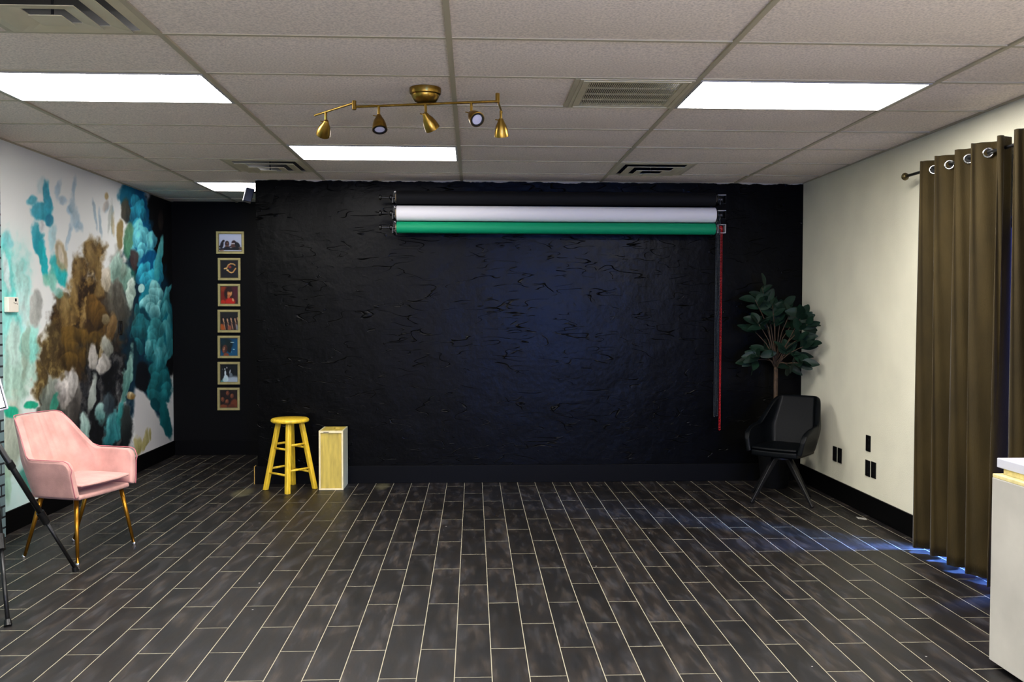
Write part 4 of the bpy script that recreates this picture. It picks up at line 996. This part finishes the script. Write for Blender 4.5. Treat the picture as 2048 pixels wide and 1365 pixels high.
bx = thing('apple_box', 'pale plywood crate standing on end beside the yellow stool', 'crate', (-1.222, 7.775, 0))
x0, x1, y0, y1, h = -1.325, -1.118, 7.645, 7.925, .512
e = .014
MB().box(x0, x0 + e, y0, y1, 0, h).build('side_board', M['ply_side'], bx, bevel=.002)
MB().box(x1 - e, x1, y0, y1, 0, h).build('side_board', M['ply_side'], bx, bevel=.002)
MB().box(x0 + e, x1 - e, y0 + .006, y0 + .018, e, h - e).build('face_board', M['ply'], bx)
MB().box(x0 + e, x1 - e, y1 - .018, y1 - .002, e, h - e).build('face_board', M['ply'], bx)
fe = MB()
for a in ((x0, x0 + e, .0, h), (x1 - e, x1, 0, h), (x0 + e, x1 - e, 0, e), (x0 + e, x1 - e, h - e * 1.5, h)): fe.box(a[0], a[1], y0 - .004, y0 + .004, a[2], a[3])
fe.build('edge_frame', M['ply_edge'], bx, bevel=.001)
tb = MB(); hx, hy, hw, hh = -1.195, 7.82, .022, .045
tb.box(x0 + e, x1 - e, y0 + .005, hy - hh, h - e, h - .001); tb.box(x0 + e, x1 - e, hy + hh, y1, h - e, h - .001); tb.box(x0 + e, hx - hw, hy - hh, hy + hh, h - e, h - .001); tb.box(hx + hw, x1 - e, hy - hh, hy + hh, h - e, h - .001)
tb.build('end_board', M['ply'], bx)
MB().box(hx - hw, hx + hw, hy - hh, hy + hh, h - .03, h - .018).build('hand_hole', M['ply_edge'], bx)
MB().box(x0 + e, x1 - e, y0 + .01, y1 - .01, 0.001, e).build('end_board', M['ply'], bx)
MB().box(x0 + .040, x0 + .085, y0 - .0052, y0 - .004, h - .016, h - .011).build('slot', M['hole'], bx)

# ------------------------------------------------------------------ potted plant
pl = thing('potted_plant', 'tall artificial plant with dark green leaves in a grey pot behind the black chair', 'plant', (2.64, 7.65, 0))
MB().lathe([(.0, 0), (.105, 0), (.112, .01), (.148, .33), (.150, .345), (.140, .345), (.136, .31), (.0, .305)], 40).build('pot', M['pot'], pl, auto=40, local=False)
MB().lathe([(.0, .306), (.135, .306), (.120, .314), (.0, .320)], 24).build('soil', M['soil'], pl, auto=40, local=False)
def pw(x, y, d=0.0): return on_plane(1, 7.65 + d, x, y) - Vector((2.64, 7.65, 0))
base = Vector((-.01, .0, .31)); knot = pw(1551, 735)
tr = MB()
tr.tube([base, base.lerp(knot, .5) + Vector((.006, 0, 0)), knot], [.019, .016, .015], 10)
tr.tube([base + Vector((.012, .01, 0)), base.lerp(knot, .5) + Vector((.018, .01, 0)), knot + Vector((.012, .0, 0))], [.014, .011, .010], 8)
lf = MB(); rs = random.Random(5)
def leaf(p, d, L, Wd, droop=.25):
    d = d.normalized(); side = d.cross(Vector((0, 0, 1)));
    if side.length < .1: side = Vector((1, 0, 0))
    n_ = Vector((rs.uniform(-.7, .7), -.8 + rs.uniform(-.5, .5), .55 + rs.uniform(-.5, .5))); n_ = (n_ - d * n_.dot(d)).normalized(); side = d.cross(n_).normalized()
    Gd = []
    for i in range(8):
        s = i / 7; w = Wd * (math.sin(math.pi * min(1, s * .93 + .04)) ** .75) * (1 - .18 * s)
        c = p + d * L * s - Vector((0, 0, 1)) * droop * L * s * s
        Gd.append([c - side * w + n_ * w * .22, c - side * w * .5 + n_ * w * .06, c, c + side * w * .5 + n_ * w * .06, c + side * w + n_ * w * .22])
    for r_ in Gd:
        for q in r_: q.x = min(q.x, 2.966 - 2.64); q.y = min(q.y, 7.925 - 7.65)
    lf.grid(Gd)
br_ = [  # branch tips in the plane of the plant, depth offset, leaves
    (1524, 575, .00, 6), (1510, 600, -.06, 6), (1545, 610, -.05, 7), (1566, 612, .05, 7), (1585, 618, -.10, 6), (1610, 622, -.22, 7), (1616, 648, -.26, 7), (1592, 640, .0, 6),
    (1515, 645, -.10, 7), (1500, 655, .02, 6), (1532, 650, .08, 6), (1604, 676, -.2, 7), (1618, 690, -.25, 6), (1512, 712, -.06, 7), (1528, 700, .06, 5), (1502, 722, .03, 5), (1575, 700, -.10, 6), (1598, 712, -.1, 7), (1606, 728, -.2, 7), (1580, 735, .05, 4), (1550, 640, .0, 6)]
for bx_, by_, dd, nl in br_:
    tip = pw(bx_, by_, dd); st_ = knot + Vector((rs.uniform(-.008, .012), 0, rs.uniform(-.03, .05)))
    mid = st_.lerp(tip, .5) + Vector((rs.uniform(-.015, .015), rs.uniform(-.02, .02), rs.uniform(0, .05))); mid.x = st_.x + (tip.x - st_.x) * .38
    tr.tube([st_, st_.lerp(mid, .5) + Vector((0, 0, .012)), mid, mid.lerp(tip, .5) + Vector((0, 0, .006)), tip], [.0065, .005, .0042, .0034, .0025], 7)
    ax = (tip - mid).normalized()
    for k in range(nl + 1):
        a = k * 2.4 + rs.uniform(-.4, .4); s = rs.uniform(.55, 1.0); p = mid.lerp(tip, s)
        d = ax * rs.uniform(.4, 1.0) + Vector((math.cos(a), math.sin(a) * .8, rs.uniform(-.25, .5))) * .9
        L = rs.uniform(.115, .165)
        wx = (p + d.normalized() * L).x + 2.64
        if wx > 2.95: d.x -= .9
        if (p + d.normalized() * L).y + 7.65 > 7.9: d.y = -abs(d.y)
        leaf(p, d, L, L * rs.uniform(.25, .30), rs.uniform(.0, .3))
leaf(pw(1530, 572), Vector((-.35, -.2, 1)), .12, .036, 0)
tr.build('trunk', M['bark'], pl, smooth=True, local=False)
lf.build('foliage', M['leaf'], pl, smooth=True, local=False)

# ------------------------------------------------------------------ curtain
XC = 2.865; ZT, ZB = 2.478, .034
def curtain(y_start, crests, y_end, label, seed, curl=False):
    """pleated panel running toward the camera; crests = y of the folds nearest the room"""
    rs_ = random.Random(seed)
    t = thing('curtain', label, 'curtain', (XC, (y_start + y_end) / 2, ZB), group='olive velvet curtains on the right wall')
    ys = []; prev = y_start
    # profile control points (y, x offset): crest toward the room is negative x
    K = [(y_start, -.030)]
    for i, c in enumerate(crests):
        K.append((c, -.058)); nx = crests[i + 1] if i + 1 < len(crests) else y_end
        if curl and i == len(crests) - 1: break
        K.append((c - .028, -.052 + .02)); K.append(((c + nx) / 2 + .012, .052)); K.append((nx + .035, .048 if i + 1 < len(crests) else 0))
    K.append((y_end, -.03 if curl else -.02)); K = sorted(K, key=lambda p: -p[0])
    # Catmull-Rom
    prof = []
    for i in range(len(K) - 1):
        p0 = K[max(0, i - 1)]; p1 = K[i]; p2 = K[i + 1]; p3 = K[min(len(K) - 1, i + 2)]
        for s in range(14):
            u = s / 14; f_ = lambda a: .5 * ((2 * p1[a]) + (-p0[a] + p2[a]) * u + (2 * p0[a] - 5 * p1[a] + 4 * p2[a] - p3[a]) * u * u + (-p0[a] + 3 * p1[a] - 3 * p2[a] + p3[a]) * u ** 3)
            prof.append((f_(0), f_(1)))
    prof.append(K[-1])
    nz = 36; G = []
    for i, (y, x) in enumerate(prof):
        col = []
        for j in range(nz + 1):
            v = j / nz; z = ZB + (ZT - ZB) * v
            i_ = i * 8 / 14; wob = .010 * math.sin(i_ * .35 + v * 3.0 + seed) * (1 - v) + 0.004 * math.sin(i_ * .9 + v * 9 + seed)
            amp = 1.0 + .12 * math.sin(v * 2.2 + i_ * .11)
            col.append((XC + x * amp + wob * .6, y + wob + .03 * (1 - v) * math.sin(i_ * .13 + seed) * .4, z))
        G.append(col)
    o = MB().grid(G).build('cloth', M['velvet'], t, smooth=True)
    sd = o.modifiers.new('thick', 'SOLIDIFY'); sd.thickness = .006; sd.offset = 0
    o.cycles.shadow_terminator_geometry_offset = 0.0; o.cycles.shadow_terminator_offset = 0.0
    # grommets: on the flank of every pleat
    nr = Vector((-.60, -.80, 0))
    for c in (crests[:-1] if curl else crests):
        p = Vector((XC + .002, c - .050, 2.418)) + nr * .006
        g = MB().torus(p, nr, .0245, .0062); g = g.build('grommet', M['chrome'], t, smooth=True)
        Mg = nr.to_track_quat('Z', 'Y').to_matrix().to_4x4(); Mg.translation = p - nr * .001
        d_ = MB().lathe([(.0, 0), (.022, 0), (.022, .001), (.0, .001)], 20, Mg).build('eyelet_dark_disc', M['vent_dark'], g, local=False)  # dark disc stands in for the shade inside the ring
        d_.data.transform(t.matrix_basis.inverted())
    return t
curtain(5.53, [5.495, 5.315, 5.105, 4.912, 4.687], 4.672, 'olive velvet curtain panel hanging from the finial end of the rod', 1, True)
curtain(4.55, [4.522, 4.33, 4.12, 3.93], 3.80, 'olive velvet curtain panel cut by the right photo edge, behind the counter', 4)
rod = thing('curtain_rod', 'dark metal curtain rod with round finial above the olive curtain', 'curtain rod', (XC, 4.8, 2.415))
MB().tube([(XC, 5.79, 2.432), (XC, 3.70, 2.405)], .0095, 14).build('pole', M['black_metal'], rod, smooth=True)
MB().lathe([(.0, -.02), (.012, -.02), (.012, -.006), (.020, .0), (.026, .014), (.020, .030), (.010, .036), (.0, .036)], 16, Matrix.Translation((XC, 5.80, 2.432)) @ Matrix.Rotation(R(-90), 4, 'X')).build('finial', mat('aged brass finial', (96, 84, 52), .35, metal=.8), rod, auto=35)
for y in (5.60, 3.80):
    b = MB().tube([(XC, y, 2.425), (XR - .004, y, 2.43)], .006, 10); b.box(XR - .006, XR - .0005, y - .018, y + .018, 2.39, 2.47)
    b.build('wall_bracket', M['black_metal'], rod)

# ------------------------------------------------------------------ counter
ct = thing('counter', 'worn white counter with stacked white top by the curtain', 'counter', (2.55, 3.0, 0))
MB().box(2.23, 2.90, 2.30, 3.71, .10 - .075, .818).build('body', M['counter_body'], ct, bevel=.003)
MB().box(2.27, 2.90, 2.30, 3.69, 0, .025).build('toe_kick', M['base_black'], ct)
MB().box(2.231, 2.90, 2.30, 3.709, .8185, .834).build('rim', M['raw_edge'], ct, bevel=.002)
MB().box(2.268, 2.90, 2.30, 3.690, .8345, .8605).build('sub_top', M['raw_edge'], ct)
MB().box(2.250, 2.90, 2.30, 3.711, .861, .901).build('top', M['counter_top'], ct, bevel=.003)

tag(MB().add([(2.855, 6.475, .001), (2.905, 6.425, .001), (2.893, 6.375, .001), (2.845, 6.42, .001), (2.855, 6.475, .003), (2.905, 6.425, .004), (2.893, 6.375, .003), (2.845, 6.42, .003)], [(3, 2, 1, 0), (4, 5, 6, 7), (0, 1, 5, 4), (1, 2, 6, 5), (2, 3, 7, 6), (3, 0, 4, 7)]).build('floor_scrap', M['scrap']), 'small pale scrap lying on the floor by the right baseboard', 'scrap')

# ------------------------------------------------------------------ light stand and softbox at the left edge
ls = thing('light_stand', 'black tripod light stand with a leg in front of the pink chair', 'light stand', (-2.575, 4.83, 0))
ap = Vector((-2.575, 4.83, .885))
MB().tube([(-2.575, 4.83, .30), (-2.575, 4.83, .955)], .014, 14).build('pole', M['black_metal'], ls, smooth=True)
MB().lathe([(.016, -.05), (.03, -.05), (.032, .0), (.03, .04), (.016, .04)], 18, Matrix.Translation(ap)).build('leg_collar', M['black_plastic'], ls, auto=40)
for fx, fy in ((-2.331, 5.285), (-2.25, 4.356), (-3.07, 4.84)):
    f_ = Vector((fx, fy, .0)); d = (f_ - ap); a0 = ap + d * .04; kn = ap + d * .60
    lg = MB().tube([a0, kn], .0155, 12).build('leg', M['black_metal'], ls, smooth=True)
    iv = ls.matrix_basis.inverted()
    kn_, ft = iv @ kn, iv @ (ap + d * .985)
    dn = d.normalized()
    MB().tube([kn_ - dn * .05, kn_ + dn * .03], .022, 12).build('leg_clamp', M['black_plastic'], lg, auto=40, local=False)
    MB().tube([kn_, ft], .0105, 12).build('lower_leg', M['black_metal'], lg, smooth=True, local=False)
    MB().tube([ft - dn * .02, Vector((ft.x, ft.y, .004))], [.015, .019], 12).build('rubber_foot', M['black_plastic'], lg, auto=40, local=False)
    c2 = iv @ (ap + d * .22)
    MB().tube([c2 - dn * .02, c2 + dn * .02], .021, 12).build('leg_joint', M['black_plastic'], lg, auto=40, local=False)

sb_ = thing('softbox_light', 'glowing white softbox at the left photo edge above the pink chair', 'softbox', (-2.70, 4.80, 1.2))
corner = Vector((-2.462, 4.80, 1.014)); u = Vector((-.968, 0, -.25)); v = Vector((-.25, 0, .968)); Wd, Ht = .40, .40
def bp4(a, b, y): p = corner + u * a + v * b; return Vector((p.x, p.y + y, p.z))
face = [bp4(.012, .012, -.006), bp4(Wd - .012, .012, -.006), bp4(Wd - .012, Ht - .012, -.006), bp4(.012, Ht - .012, -.006)]
MB().add(face + [p + Vector((0, .004, 0)) for p in face], [(0, 1, 2, 3), (7, 6, 5, 4), (0, 4, 5, 1), (1, 5, 6, 2), (2, 6, 7, 3), (3, 7, 4, 0)]).build('diffuser_cloth', M['softbox'], sb_)
b = MB(); ou = [bp4(0, 0, 0), bp4(Wd, 0, 0), bp4(Wd, Ht, 0), bp4(0, Ht, 0)]; bkk = [bp4(.13, .13, .19), bp4(Wd - .13, .13, .19), bp4(Wd - .13, Ht - .13, .19), bp4(.13, Ht - .13, .19)]
b.add(ou + bkk, [(0, 1, 2, 3), (7, 6, 5, 4), (0, 4, 5, 1), (1, 5, 6, 2), (2, 6, 7, 3), (3, 7, 4, 0)]); b.build('body', M['black_plastic'], sb_)
b = MB()
for p, q in zip(ou, ou[1:] + ou[:1]): b.tube([p + Vector((0, -.006, 0)), q + Vector((0, -.006, 0))], .005, 8)
b.build('rim', mat('pale grey piping', (200, 196, 205), .6), sb_)
MB().tube([bp4(Wd / 2, Ht / 2, .19), bp4(Wd / 2, Ht / 2, .27)], .035, 20).build('lamp_housing', M['black_plastic'], sb_, auto=40)
MB().tube([bp4(Wd / 2, Ht / 2, .24), Vector((-2.69, 5.02, .93)), Vector((-2.59, 4.85, .93))], .010, 10).build('tilt_bracket', M['black_metal'], sb_)

# ------------------------------------------------------------------ daylight outside the windows, and the added ceiling fill
w = bpy.data.worlds.new('World'); SC.world = w; w.use_nodes = True
bg = w.node_tree.nodes['Background']; bg.inputs['Color'].default_value = (.10, .16, 1.0, 1); bg.inputs['Strength'].default_value = 1.0
def area(name, loc, target, sx, sy, power, color, spread=180):
    l = bpy.data.lights.new(name, 'AREA'); l.shape = 'RECTANGLE'; l.size = sx; l.size_y = sy; l.energy = power; l.color = color; l.spread = R(spread)
    o = bpy.data.objects.new(name, l); COL.objects.link(o); o.location = loc
    o.rotation_euler = (Vector(target) - Vector(loc)).to_track_quat('-Z', 'Y').to_euler(); return o
area('daylight_side_window', (XR + 1.0, 5.34, 1.6), (XR - .09, 5.36, .1), .5, .7, 120, (.14, .32, 1.0), 42)
area('daylight_slit', (3.6, 5.14, .80), (1.9, 6.15, 0), .08, .9, 17, (.10, .36, 1.0), 40)
for x0, x1, z0, z1 in FW:      # added unseen uplight that brightens the ceiling
    area('fill_uplight', ((x0 + x1) / 2, YF - .55, .06), ((x0 + x1) / 2 * .6, 1.6, CEIL), x1 - x0, .5, 32, (1.0, .90, .80), 62)
area('daylight_sky', (1.6, YF - .35, 1.55), (.75, YB, 1.6), 1.3, 1.1, 38, (.02, .22, 1.0), 70)

# ------------------------------------------------------------------ camera and view
cam = bpy.data.cameras.new('camera'); cam.sensor_width = 36; cam.lens = 36 * F_PX / 2048; cam.clip_start = .05; cam.clip_end = 60
co = bpy.data.objects.new('camera', cam); COL.objects.link(co)
Mc = Matrix((rt, upv, -fw)).transposed().to_4x4(); Mc.translation = Vector((0, 0, CAM_Z)); co.matrix_world = Mc
SC.camera = co
SC.view_settings.view_transform = 'Standard'; SC.view_settings.look = 'None'; SC.view_settings.gamma = 1; SC.view_settings.use_curve_mapping = False
SC.view_settings.exposure = 0.0
SC.cycles.use_denoising = True
SC.cycles.max_bounces = 12; SC.cycles.diffuse_bounces = 8
